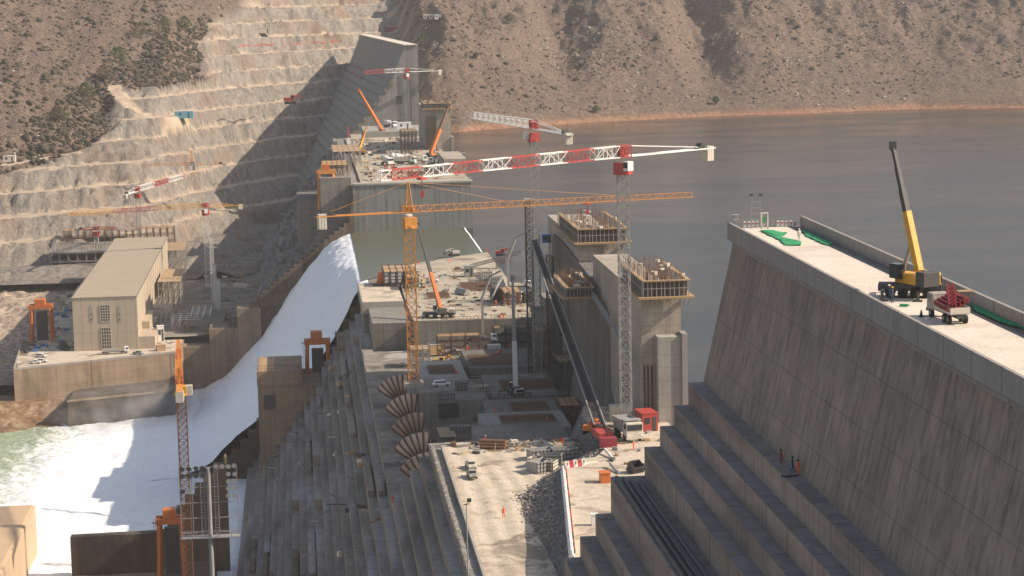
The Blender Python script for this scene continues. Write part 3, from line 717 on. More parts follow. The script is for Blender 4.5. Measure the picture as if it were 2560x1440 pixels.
def formwork(label, x0, x1, y0, y1, z, seed, hh=3.9):
    """falsework crown on a tower: timber deck on brackets, posts, upper deck, rebar sticking up"""
    rr = random.Random(seed); r = empty('formwork_platform', ((x0+x1)/2, y0, z), label=label, cat='formwork', group='formwork crowns on the intake towers'); W = r.location
    b = MB(W); o = 1.5
    b.bx(x0-o, x1+o, y0-1.4, y0-.05, z-.35, z+.15); b.bx(x0-o, x0-.05, y0-.05, y1, z-.35, z+.15); b.bx(x1+.05, x1+o, y0-.05, y1, z-.35, z+.15)
    b.build('lower_deck', M['timber'], r)
    b = MB(W); 
    b.bx(x0-.5, x1+.7, y0-.8, y0+.3, z+hh-.3, z+hh); b.bx(x0-.6, x0+.5, y0+.3, y1, z+hh-.3, z+hh); b.bx(x1-.3, x1+.7, y0+.3, y1, z+hh-.3, z+hh)
    b.build('upper_deck', M['timber'], r)
    b = MB(W)
    b.bx(x0+.02, x1-.02, y0+.05, y0+.35, z, z+hh-.4); b.bx(x0+.02, x0+.3, y0+.4, y1, z, z+hh-.4)
    b.build('shutter_panels', M['darkwall'], r)
    b = MB(W); x = x0-.3
    while x < x1+.4:
        b.beam((x, y0-.4, z+.1), (x, y0-.4, z+hh+rr.choice((0, .9, 1.1))), .16); b.beam((x, y0-1.2, z-.2), (x, y0, z-2.0), .12)
        x += rr.uniform(.7, 1.3)
    y = y0
    while y < y1:
        b.beam((x0-.5, y, z+.1), (x0-.5, y, z+hh+rr.choice((0, 1.0))), .16); b.beam((x0-1.2, y, z-.2), (x0, y, z-2.0), .12); y += rr.uniform(1.5, 3)
    b.beam((x0-o, y0-1.2, z-.2), (x1+o, y0-1.2, z-.2), .2); b.beam((x0-.3, y0-.4, z+2), (x1+.4, y0-.4, z+2), .14); b.beam((x0-.5, y0-.4, z+2), (x0-.5, y1, z+2), .14)
    b.build('props', M['steel'], r)
    b = MB(W)
    for _ in range(170):
        e = rr.random(); x, y = rr.uniform(x0+.5, x1-.2), rr.uniform(y0+.6, y1-.5)
        if e < .5: y = rr.choice((y0+.7, y0+1.3, y1-1, (y0+y1)/2))+rr.uniform(-.3, .3)
        b.beam((x, y, z+1), (x+rr.uniform(-.2, .2), y+rr.uniform(-.2, .2), z+hh+rr.uniform(.4, 2.2)), .075)
    for i in range(10): b.beam((x0+.5, y0+1+i*(y1-y0-2)/9, z+hh+.8), (x1-.3, y0+1+i*(y1-y0-2)/9, z+hh+.8), .07)
    tag(b.build('rebar', M['rebar'], r), kind='stuff')
    for _ in range(9): MB(W).box(rr.uniform(x0+1, x1), rr.uniform(y0, y1), z+hh+.35, rr.uniform(.6, 1.8), rr.uniform(.5, 2), rr.uniform(.3, .9), rr.random()).build('panel_stack', M['cream'], r)
    return r
formwork('timber and rebar formwork on the nearer intake tower', a0+.6, a1+1.2, 478.6, 512, zt2, 1)
formwork('timber and rebar formwork on the farther intake tower', f0-.2, f1+.4, 583.5, 628, zt1, 2)
formwork('small rebar platform on the wall between the towers', a0-8.8, a0-2.5, 545, 570, 31, 3, 2.6)

# --- far block beyond the overflow
fb = empty('dam_section', (50, 995, 0), label='grey streaked dam section rising beyond the overflow', cat='dam'); W = fb.location
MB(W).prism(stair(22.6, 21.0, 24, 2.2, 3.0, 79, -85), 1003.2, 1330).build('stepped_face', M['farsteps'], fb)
MB(W).bx(24, 79.2, 996, 1003, -80, 21.4).build('front_face', conc('streaked_grey', (.27, .27, .25), .2, .9, 0, 0, 13), fb)
MB(W).bx(24.5, 79.6, 995.4, 1003.1, 21.4, 22.2).build('edge_beam', M['lightgrey'], fb)
MB(W).bx(28, 79, 1003.2, 1320, 21.0, 21.9).build('deck', M['deck'], fb)
# stair shaped end wall left of the overflow
fw = empty('training_wall', (0, 993, -60), label='long brown stepped wall on the far side of the white chute', cat='wall'); W = fw.location
pl = [(24.0, -85), (24.0, 17.5)]; n = 34; pa, pb = P(872, 556, Y=993), P(452, 945, Y=993)
for i in range(n):
    t0, t1 = i/n, (i+1)/n; x0 = pa.x+(pb.x-pa.x)*t0; z0 = pa.z+(pb.z-pa.z)*t0+3*math.sin(t0*math.pi); x1 = pa.x+(pb.x-pa.x)*t1
    pl += [(x0, z0), (x1, z0)]
pl.append((pl[-1][0], -85))
MB(W).prism(pl, 990.5, 996).build('stepped_wall', conc('seep_stained_wall', (.17, .125, .09), .4, .8, 3, 0, 6, stain=(.05, .035, .025)), fw)
# random blocks, forms on the far stepped face
liftblocks(fb, 22.6, 21, range(1, 22), 1004, 1320, .6, rr, [M['farsteps'], M['farsteps'], M['grey']], (1.2, 2, 2.9, 4.2), 98, (10, 18, 26, 40))
# left-hand piers of the far block (stepping to the gantry)
block(9, 23.5, 1004, 1060, -40, 24.5, 'grey', 'grey stub wall carrying timber staging behind the overflow', grp=None, name='pier_block')
block(-2, 9, 1020, 1075, -50, 12, 'grey', 'lower grey stub wall beside the far yellow gantry', grp=None, name='pier_block')

# --- far tall block at the abutment
ft = empty('dam_block', (70, 1450, 20), label='tall far dam block with stepped flank, darkened by its own shade', cat='dam'); W = ft.location
nearp = [(81, -40), (81, 74), (71.5, 74), (71.2, 71), (63.5, 52)]
x, z = 63.5, 52
for k in range(17): x -= 3.6; nearp.append((x+3.6-.0, z-4.4)) if False else None; nearp += [(x+3.6-.5, z), (x, z-4.6)][1:]; z -= 4.6; nearp.append((x-.0, z-.3)) if k % 1 == 1 else None
nearp.append((x, -60)); 
farp = [(p[0]-18, p[1]) for p in nearp]
n = len(nearp); vs = [(p[0], 1450, p[1]) for p in nearp]+[(p[0], 1840, p[1]) for p in farp]
b = MB(W); b.add(vs, [tuple(range(n)), tuple(range(2*n-1, n-1, -1))]+[(k, n+k, n+(k+1) % n, (k+1) % n) for k in range(n)])
b.build('body', conc('far_block_concrete', (.29, .285, .265), .2, .6, 4, 24), ft)
b = MB(W)      # stair ribs on the flank
x, z = 63.5, 52
for k in range(17):
    for y0, y1, o0, o1 in ((1448.5, 1840, 0, -18),):
        vs = [(x+o0+.3, y0, z-4.6), (x-2.0+o0, y0, z-4.6), (x-2.0+o0, y0, z-1.4), (x+o0+.3, y0, z-1.4), (x+o1+.3, y1, z-4.6), (x-2.0+o1, y1, z-4.6), (x-2.0+o1, y1, z-1.4), (x+o1+.3, y1, z-1.4)]
        b.add(vs, [(0, 1, 2, 3), (7, 6, 5, 4), (0, 4, 5, 1), (1, 5, 6, 2), (2, 6, 7, 3), (3, 7, 4, 0)])
    x -= 3.6; z -= 4.6
b.build('steps', M['grey'], ft)
vs = [(71.8, 1449, 74.05), (80.8, 1449, 74.05), (62.8, 1841, 74.05), (53.8, 1841, 74.05)]
b = MB(W); b.add(vs+[(v[0], v[1], 74.6) for v in vs], [(3, 2, 1, 0), (4, 5, 6, 7), (0, 1, 5, 4), (1, 2, 6, 5), (2, 3, 7, 6), (3, 0, 4, 7)]); b.build('roadway', M['roadtop'], ft)
q = P(998, 250, Y=1449.8); MB(W).box(q.x, 1449.8, q.z, 3.6, .4, 5.2).build('opening', M['dark'], ft)
b = MB(W); b.lattice((79.2, 1448.4, 14), (79.2, 1448.4, 62), 1.4, 24, .14, .1); b.build('ladder_tower', M['steel'], ft)
# section between the far block and the deck section
fs2 = empty('dam_section', (60, 1400, 10), label='low shaded dam section between the far block and the busy far deck', cat='dam'); W = fs2.location
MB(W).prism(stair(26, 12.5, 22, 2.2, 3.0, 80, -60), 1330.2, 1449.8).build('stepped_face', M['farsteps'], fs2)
MB(W).bx(34, 79, 1331, 1449, 12.5, 16).build('deck', M['deck'], fs2)
block(40, 78, 1330.4, 1390, 12, 24.5, 'lightgrey', 'pale working platform below the far tall block', grp=None, name='pier_block')
# intake tower far
t3, g0, g1, zt3 = tower('intake_tower', 'far grey intake tower below the brown hillside', 1062, 1126, 272, 1205, 1270, -5, 'intake towers in the lake edge')
MB(t3.location).bx(g1+.01, g1+1.4, 1204, 1255, -5, zt3-16).build('edge_pier', M['parapet'], t3)
formwork('rebar crown on the far intake tower', g0, g1, 1204, 1235, zt3, 8, 3.0)
b = MB(t3.location)
b.bx(g0+.5, g0+6, 1203, 1204.9, 2, zt3-4); b.build('formwork_wall', M['darkwall'], t3)
t4, h0, h1, zt4 = tower('intake_tower', 'low dark intake stub right of the far deck', 1110, 1166, 398, 1050, 1100, -5, 'intake towers in the lake edge')

# --- left bank: powerhouse yard, retaining wall, rock cut, road
lb = empty('retaining_wall', (-95, 935, -62), label='long tan retaining wall in front of the powerhouse', cat='wall'); W = lb.location
A, B_, C_ = (-125.2, 931), (-56, 962), (-56, 1335)
MB(W).slab([A, B_, C_, (-75, 1335), (-75, 1010), (-131, 1010)], -90, -48.0).build('wall_body', M['tan'], lb)
b = MB(W); d = Vector((A[0], A[1], 0)); e = Vector((B_[0], B_[1], 0))
b.beam(d+Vector((0, .2, -47.7)), e+Vector((0, .2, -47.7)), .5, .9); b.beam(d+Vector((.2, 0, -47.7)), Vector((-131, 1010, -47.7)), .5, .9); b.build('coping', M['parapet'], lb)
def yard(X, Y): return (-47.95+.18*(fbm(X*.2, Y*.1, 3, 501)-.5)+0*X,)
o = grid_mesh('powerhouse_yard', -124, -56.5, 1.5, 966, 1334, 4, yard); o.data.materials.append(M['sand']); tag(o, kind='structure')
vs = [(-123.5, 933.5, -47.93), (-57, 963.5, -47.93), (-57, 968, -47.93), (-129, 968, -47.93)]
MB().add(vs, [(0, 1, 2, 3)]).build('powerhouse_yard', M['sand'])['kind'] = 'structure'
# dark quay wall lower on the river
qw = empty('quay_wall', (-80, 925, -70), label='low dark stained quay wall at the edge of the foam', cat='wall'); W = qw.location
MB(W).slab([(-101, 912), (-57, 928), (-57, 961), (-101, 941)], -90, -59.5).build('wall_body', M['darkwall'], qw)
MB(W).slab([(-101.2, 911.6), (-66, 924.5), (-66, 927.5), (-101.2, 914.8)], -59.5, -59.0).build('coping', M['tan'], qw)
def bank(X, Y):
    z = np.interp(Y-.32*(X+150), [870, 905, 918, 935], [-76, -69, -62, -61.5]); return (z+1.6*(fbm(X*.2, Y*.2, 5, 601)-.5),)
bm_ = earth('river_bank_soil', [(.3, (.12, .08, .05)), (.5, (.26, .16, .09)), (.7, (.42, .33, .23))], .25, .7)
o = grid_mesh('river_bank', -420, -101, 1.0, 820, 945, 1.0, bank); o.data.materials.append(bm_); tag(o, kind='structure')
# rock cut beside the powerhouse, with the road above it
def cut(X, Y):
    y = Y+5*(fbm(X*.05, Y*.02, 3, 701)-.5)*2
    z = np.interp(y, [990, 1050, 1080, 1095, 1160, 1180, 1270, 1300, 1312, 1345], [-64, -63, -61.5, -56, -55, -50.5, -49.5, -48.5, -45.8, -45.8])
    r = np.interp(y, [1040, 1080, 1300, 1315], [.3, 1.2, 1.2, .1])
    return (z+r*3.6*(fbm(X*.22, Y*.10, 5, 702, .6)-.5),)
rk = earth('blasted_rock', [(.3, (.13, .10, .085)), (.48, (.40, .31, .24)), (.6, (.62, .49, .37)), (.75, (.70, .56, .42))], .28, 1.0, 1.0, dist=.8)
o = grid_mesh('rock_cut', -420, -100, 1.3, 985, 1345, 1.3, cut); o.data.materials.append(rk); tag(o, kind='structure')
b = MB(); b.add([(-420, 1308, -45.2), (-100, 1308, -45.2), (-100, 1334, -45.3), (-420, 1334, -45.3)], [(0, 1, 2, 3)]); tag(b.build('road', M['roadtop']), kind='structure')
# shaded apron between powerhouse and dam
def apron(X, Y): return (-46.5+np.interp(X, [-56, -20, 20], [0, 1, 6])+.5*(fbm(X*.1, Y*.05, 3, 801)-.5),)
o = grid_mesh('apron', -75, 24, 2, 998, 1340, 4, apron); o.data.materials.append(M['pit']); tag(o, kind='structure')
for (x0, x1, y0, y1, zt, lb_) in [(-57, -44, 990, 1003, -50, 'tan stepped abutment block beside the foot of the white chute'), (-43.9, -31, 990, 1008, -42, 'tan abutment block, second up from the river'), (-30.9, -20, 990.1, 1010, -33, 'tan abutment block, third up from the river')]:
    block(x0, x1, y0-1.5, y1, -88, zt, 'tan', lb_, grp='tan abutment blocks', name='abutment_block')
pass
# --- powerhouse
ph = empty('powerhouse', (-89.5, 975, -48), label='long cream powerhouse with a flat roof and two tall gridded windows', cat='building'); W = ph.location
x0, x1, y0, y1, zb, ze = -103.7, -75.0, 975, 1214, -48, -23.9
cl = conc('cream_cladding', (.52, .43, .32), .07, .22, 8, 0, 4); rf = conc('roof_sheet', (.44, .36, .27), .08, .15, 0, 6)
MB(W).prism([(x0, zb), (x0, ze), (x1, ze), (x1, zb)], y0, y1).build('wall', cl, ph)
b = MB(W); b.bx(x0-.4, x1+.4, y0-.4, y1+.4, ze+.02, ze+.35); b.build('roof', rf, ph)
b = MB(W); b.box(x0-.3, (y0+y1)/2, ze+.1, .35, y1-y0, .5); b.box(x1+.3, (y0+y1)/2, ze+.1, .35, y1-y0, .5); b.build('gutter', M['cream'], ph)
for (pxa, pya, pxb, pyb) in ((250, 763, 276, 803), (253, 819, 279, 871)):
    qa, qb = P(pxa, pya, Y=y0), P(pxb, pyb, Y=y0)
    fr = MB(W); nx, nz = 4, 6; fr.bx(qa.x, qb.x, y0-.12, y0-.02, qb.z, qa.z); g = MB(W)
    f_ = fr.build('window', M['dark'], ph)
    mb2 = MB(W)
    for i in range(nx+1): mb2.beam((qa.x+(qb.x-qa.x)*i/nx, y0-.2, qb.z), (qa.x+(qb.x-qa.x)*i/nx, y0-.2, qa.z), .22)
    for i in range(nz+1): mb2.beam((qa.x, y0-.2, qb.z+(qa.z-qb.z)*i/nz), (qb.x, y0-.2, qb.z+(qa.z-qb.z)*i/nz), .22)
    mb2.build('frame', M['cream'], f_)
for pxa in (223, 293):
    qa, qb = P(pxa, 765, Y=y0), P(pxa+11, 805, Y=y0)
    l_ = MB(W).bx(qa.x, qb.x, y0-.15, y0-.02, qb.z, qa.z).build('louvre', paint('louvre_grey', (.36, .31, .25)), ph)
    v = MB(W); v.box((qa.x+qb.x)/2, y0-.2, qa.z-3.6, .5, .2, .5); v.box((qa.x+qb.x)/2, y0-.2, qa.z-6, .5, .2, .5); v.build('vent', M['dark'], l_)
MB(W).bx(x1, x1+7.2, y0+.5, y0+24, zb, zb+5.6).build('annexe', cl, ph)
MB(W).bx(x1, x1+3.4, y0+24, y0+60, zb, zb+9).build('annexe', cl, ph)
for i in range(9):
    MB(W).bx(x1+.02, x1+.18, y0+70+i*15, y0+70.4+i*15, zb, ze).build('downpipe', M['cream'], ph)
# corner of the second powerhouse, bottom left
p2h = empty('powerhouse', (-102, 600, -70), label='tan corner of a second powerhouse cut off at the bottom left', cat='building'); W = p2h.location
q = P(88, 1262, Y=700); q2 = P(45, 1345, Y=640)
sm = conc('tan_cladding', (.62, .46, .31), .08, .2, 0, 0)
zt = q.z-.5
MB(W).slab([(q.x, 700), (q.x, 420), (-180, 420), (-180, 700)], -90, zt).build('wall', sm, p2h)
b = MB(W); b.prism([(q.x-.02, zt), (q.x-1.2, zt+.4), (-180, zt+.6), (-180, zt)], 420, 700.3); b.build('roof', conc('tan_roof', (.62, .44, .28), .08, .1, 0, 0), p2h)
# ------------------------------------------------------------------ people
def make_person(cloth, hat, pose=0):
    J = {'pel': (0, 0, .95), 'sp': (0, .01, 1.15), 'ch': (0, .01, 1.36), 'nk': (0, 0, 1.49), 'hd': (0, -.02, 1.60), 'tp': (0, -.01, 1.72),
         'ls': (-.19, 0, 1.42), 'le': (-.25, .02, 1.14), 'lw': (-.26, -.08, .90), 'lh': (-.26, -.11, .82),
         'rs': (.19, 0, 1.42), 're': (.25, .02, 1.14), 'rw': (.26, -.08, .90), 'rh': (.26, -.11, .82),
         'lp': (-.10, 0, .90), 'lk': (-.12, -.03, .50), 'la': (-.13, .02, .09), 'lf': (-.13, -.14, .04),
         'rp': (.10, 0, .90), 'rk': (.12, -.03, .50), 'ra': (.13, .02, .09), 'rf': (.13, -.14, .04)}
    if pose == 1: J.update(rk=(.12, -.18, .52), ra=(.13, -.16, .10), rf=(.13, -.32, .05), la=(-.13, .22, .12), lf=(-.13, .10, .04), re=(.28, -.1, 1.18), rw=(.24, -.32, 1.12), rh=(.23, -.4, 1.14))
    if pose == 2: J.update(re=(.42, -.08, 1.36), rw=(.62, -.2, 1.36), rh=(.70, -.24, 1.37))
    RD = dict(pel=.15, sp=.14, ch=.16, nk=.06, hd=.10, tp=.075, ls=.07, le=.05, lw=.035, lh=.04, rs=.07, re=.05, rw=.035, rh=.04, lp=.10, lk=.07, la=.05, lf=.045, rp=.10, rk=.07, ra=.05, rf=.045)
    ks = list(J); E = [('pel', 'sp'), ('sp', 'ch'), ('ch', 'nk'), ('nk', 'hd'), ('hd', 'tp'), ('ch', 'ls'), ('ls', 'le'), ('le', 'lw'), ('lw', 'lh'), ('ch', 'rs'), ('rs', 're'), ('re', 'rw'), ('rw', 'rh'),
         ('pel', 'lp'), ('lp', 'lk'), ('lk', 'la'), ('la', 'lf'), ('pel', 'rp'), ('rp', 'rk'), ('rk', 'ra'), ('ra', 'rf')]
    me = bpy.data.meshes.new('body'); me.from_pydata([J[k] for k in ks], [(ks.index(a), ks.index(c)) for a, c in E], []); 
    o = bpy.data.objects.new('body', me); COL.objects.link(o)
    sk = o.modifiers.new('s', 'SKIN'); sub = o.modifiers.new('u', 'SUBSURF'); sub.levels = 1
    for v, k in zip(me.skin_vertices[0].data, ks): v.radius = (RD[k], RD[k]); v.use_root = (k == 'pel')
    dg = bpy.context.evaluated_depsgraph_get(); dg.update()
    m2_ = bpy.data.meshes.new_from_object(o.evaluated_get(dg)); o.modifiers.clear(); o.data = m2_; bpy.data.meshes.remove(me)
    m2_.materials.clear(); m2_.materials.append(M[cloth]); m2_.materials.append(M['skin'])
    hands = [Vector(J['lh']), Vector(J['rh'])]
    for p in m2_.polygons:
        c = p.center; p.use_smooth = True
        p.material_index = 1 if c.z > 1.52 or min((c-h).length for h in hands) < .075 else 0
    r = empty('person', (0, 0, 0), cat='person'); o.parent = r
    b = MB(); b.ball((0, -.01, 1.70), .135, 1, 1.12, .75, 10, 6); b.box(0, -.13, 1.68, .2, .1, .02); b.build('helmet', M[hat], r, True)
    return r
_pp = {}
def person(label, loc, cloth='orangecloth', hat='white', rz=0, pose=0, s=1.05):
    k = (cloth, hat, pose)
    if k not in _pp: r = _pp[k] = make_person(*k)
    else: r = dup(_pp[k])
    r.location = loc; r.rotation_euler = (0, 0, rz); r.scale = (s, s, s); r['label'] = label; r['group'] = 'site workers'
    return r

# ------------------------------------------------------------------ vehicles (built facing -y, base at z 0)
def wheel(root, x, y, r, w):
    b = MB(); b.tube((x-w/2, y, r), (x+w/2, y, r), r, 14); t = b.build('wheel', M['black'], root)
    MB().tube((x-w/2-.03, y, r), (x+w/2+.03, y, r), r*.45, 10).build('rim', M['steel'], t)
def pickup(body='white', van=False):
    r = empty('pickup_truck')
    b = MB(); b.box(0, 0, .72, 1.8, 5.0, .55); b.box(0, -1.75, 1.02, 1.7, 1.35, .18)
    b.build('body', M[body], r, bevel=.08)
    L = 3.4 if van else 1.9
    c = MB().box(0, -.9+L/2-.3, 1.38, 1.66, L, .78, top=.86).build('cab', M[body], r, bevel=.08)
    g = MB(); g.box(0, -.9+L/2-.3, 1.42, 1.7, L-.35, .42, top=.92); g.box(0, -1.26, 1.40, 1.35, .12, .45); g.build('window', M['glass'], r)
    if not van: MB().box(0, 1.55, 1.0, 1.55, 1.7, .06).build('load_bed', M['dark'], r)
    for x in (-.62, .62): MB().box(x, -2.52, .82, .3, .06, .16).build('headlight', M['white'], r)
    MB().box(0, -2.53, .5, 1.6, .12, .22).build('bumper', M['dark'], r)
    for x in (-.82, .82):
        for y in (-1.55, 1.5): wheel(r, x, y, .38, .26)
    return r
def truck(kind, body='white', L=9.0, w=2.5):
    """heavy lorry: mixer, flatbed, dump, pump"""
    r = empty({'mixer': 'concrete_mixer', 'flatbed': 'flatbed_truck', 'dump': 'dump_truck', 'pump': 'concrete_pump'}[kind])
    f = -L/2
    MB().box(0, .2, .95, .9, L-.4, .35).build('chassis', M['dark'], r)
    cab = MB().box(0, f+1.0, 2.0, w, 2.0, 2.1, top=.94).build('cab', M[body], r, bevel=.1)
    g = MB(); g.box(0, f+.0, 2.35, w*.86, .12, .85); g.box(0, f+.75, 2.4, w+.02, .9, .7); g.build('windscreen', M['glass'], cab)
    MB().box(0, f-.05, .85, w, .25, .4).build('bumper', M[body], r)
    for x in (-w*.38, w*.38): MB().box(x, f-.12, 1.2, .35, .1, .22).build('headlight', M['white'], r)
    ys = [f+1.3, L/2-2.6, L/2-1.2] if L < 11 else [f+1.3, f+2.9, L/2-2.6, L/2-1.2]
    for y in ys:
        for x in (-w/2+.2, w/2-.2): wheel(r, x, y, .55, .4)
    if kind == 'mixer':
        b = MB(); q = [(f+2.8, 2.0, .75), (f+4.3, 2.15, 1.25), (L/2-1.8, 2.6, 1.15), (L/2-.2, 3.1, .55)]
        for (y0, z0, r0), (y1, z1, r1) in zip(q, q[1:]): b.tube((0, y0, z0), (0, y1, z1), r0, 14, r1)
        b.build('drum', M['white'], r, True); MB().beam((0, L/2, 3.2), (0, L/2+.9, 1.6), .5, .2).build('chute', M['steel'], r)
    if kind == 'flatbed':
        b = MB(); b.box(0, 1.3, 1.35, w, L-3.0, .2)
        for x in (-w/2, w/2): b.box(x, 1.3, 1.75, .08, L-3.0, .75)
        b.box(0, L/2-.2, 1.75, w, .08, .75); b.box(0, f+2.5, 2.1, w, .1, 1.5); b.build('load_bed', M['cream'], r)
    if kind == 'dump':
        b = MB(); n0, n1 = f+2.3, L/2
        b.add([(-w*.42, n0, 1.3), (w*.42, n0, 1.3), (w*.42, n1, 1.3), (-w*.42, n1, 1.3), (-w*.5, n0, 3.2), (w*.5, n0, 3.2), (w*.5, n1+.4, 2.9), (-w*.5, n1+.4, 2.9)],
              [(3, 2, 1, 0), (0, 1, 5, 4), (1, 2, 6, 5), (2, 3, 7, 6), (3, 0, 4, 7)])
        b.add([(-w*.49, n0+.1, 2.85), (w*.49, n0+.1, 2.85), (w*.49, n1+.2, 2.6), (-w*.49, n1+.2, 2.6)], [(0, 1, 2, 3)])
        b.box(0, n0-.7, 3.3, w*1.0, 1.5, .14); b.build('dump_body', M['steel' if body != 'white' else 'cream'], r)
    if kind == 'pump':
        MB().box(0, 1.6, 1.7, w*.9, L-4, 1.1).build('pump_body', M['steel'], r)
    return r
def place(r, loc, rz, label, cat, group=None, s=1):
    r.location = loc; r.rotation_euler = (0, 0, rz); r.scale = (s,)*3; tag(r, label, cat, group); return r
PK = {}
def put_pickup(loc, rz, label, body='white', van=False):
    k = (body, van); c = PK[k] = PK.get(k) or pickup(body, van)
    if 'label' in c: c = dup(c)
    return place(c, loc, rz, label, 'pickup' if not van else 'van', 'small vehicles on the site')
TK = {}
def put_truck(kind, loc, rz, label, body='white', L=9.0, w=2.5, s=1):
    k = (kind, body, L, w); c = TK[k] = TK.get(k) or truck(kind, body, L, w)
    if 'label' in c: c = dup(c)
    return place(c, loc, rz, label, {'mixer': 'concrete mixer', 'flatbed': 'truck', 'dump': 'dump truck', 'pump': 'concrete pump'}[kind], 'heavy trucks on the site', s)

def rope(b, p, q, r=.06): return b.tube(p, q, r, 5)
def mobile_crane(label, base, tip, colour='orange', boomcols=('orange', 'dark'), split=.45, rz=0, L=11, w=3.0, bw=1.0, hook=None, pivot_z=2.8, grp='telescopic mobile cranes'):
    base, tip = Vector(base), Vector(tip); r = empty('mobile_crane', base, label=label, cat='mobile crane', group=grp)
    c, s = math.cos(rz), math.sin(rz)
    def T(x, y, z): return Vector((x*c-y*s, x*s+y*c, z))
    b = MB(); b.box(0, 0, 1.2, w*.95, L, .8, rz); b.build('chassis', M['dark'], r, bevel=.05)
    p = T(0, -L/2+1.1, 2.0); MB().box(p.x, p.y, p.z, w*.95, 2.0, 1.6, rz, .92).build('driver_cab', M[colour], r, bevel=.08)
    p = T(0, -L/2+.05, 2.2); MB().box(p.x, p.y, p.z, w*.8, .12, .8, rz).build('windscreen', M['glass'], r)
    for i in range(4):
        for sx in (-1, 1):
            a, d = T(sx*(w/2-.45), -L/2+1.6+i*(L-3)/3, .6), T(sx*w/2, -L/2+1.6+i*(L-3)/3, .6)
            MB().tube(a, d, .6, 12).build('wheel', M['black'], r)
    for y in (-L/2+2.6, L/2-.6):
        for sx in (-1, 1):
            b = MB(); a, d = T(sx*w*.4, y, 1.0), T(sx*(w/2+2.4), y, 1.0); b.beam(a, d, .35); b.beam(d, d-Vector((0, 0, .95)), .3); e = d-Vector((0, 0, .95)); b.box(e.x, e.y, .06, 1, 1, .12, rz); b.build('outrigger', M['dark'], r)
    t = tip-base; piv = Vector((0, 0, pivot_z)); hd = Vector((t.x, t.y, 0)); ang = math.atan2(hd.x, -hd.y) if hd.length > .5 else rz
    hn = hd.normalized() if hd.length > .5 else Vector((0, -1, 0)); sd_ = Vector((-hn.y, hn.x, 0))
    az = math.atan2(hn.y, hn.x)
    back = -hn
    q = back*.6; MB().box(q.x, q.y, 2.2, 4.4, w*.8, 1.2, az).build('superstructure', M[colour], r, bevel=.06)
    q = back*3.1; MB().box(q.x, q.y, 2.4, 1.5, w*.95, 1.7, az).build('counterweight', M['dark'], r, bevel=.05)
    q = hn*1.0+sd_*1.1; MB().box(q.x, q.y, 3.0, 1.7, 1.0, 1.7, az).build('operator_cab', M['glass'], r, bevel=.06)
    foot = piv+back*1.6; d = (t-foot); m_ = foot+d*split
    MB().beam(foot, m_, bw, bw*1.15).build('boom', M[boomcols[0]], r)
    bb = MB(); n = 3
    for i in range(n): a, e = m_+(t-m_)*(i/n), m_+(t-m_)*((i+1)/n); k = bw*(.82-.14*i); bb.beam(a, e, k, k*1.1)
    bb.box(t.x, t.y, t.z, bw*.9, bw*.9, bw*1.3); bb.build('boom_extension', M[boomcols[1]], r)
    MB().tube(hn*1.6+Vector((0, 0, 2.2)), foot+d*(split*.55), .22*bw+.05, 8).build('luffing_ram', M['steel'], r)
    if hook is not None:
        b = MB(); e = t+hn*.5; rope(b, e, e-Vector((0, 0, hook)), .07); b.build('hoist_rope', M['dark'], r)
        MB().box(e.x, e.y, e.z-hook-.5, .6, .5, 1.1).build('hook_block', M['yellow'], r)
    return r

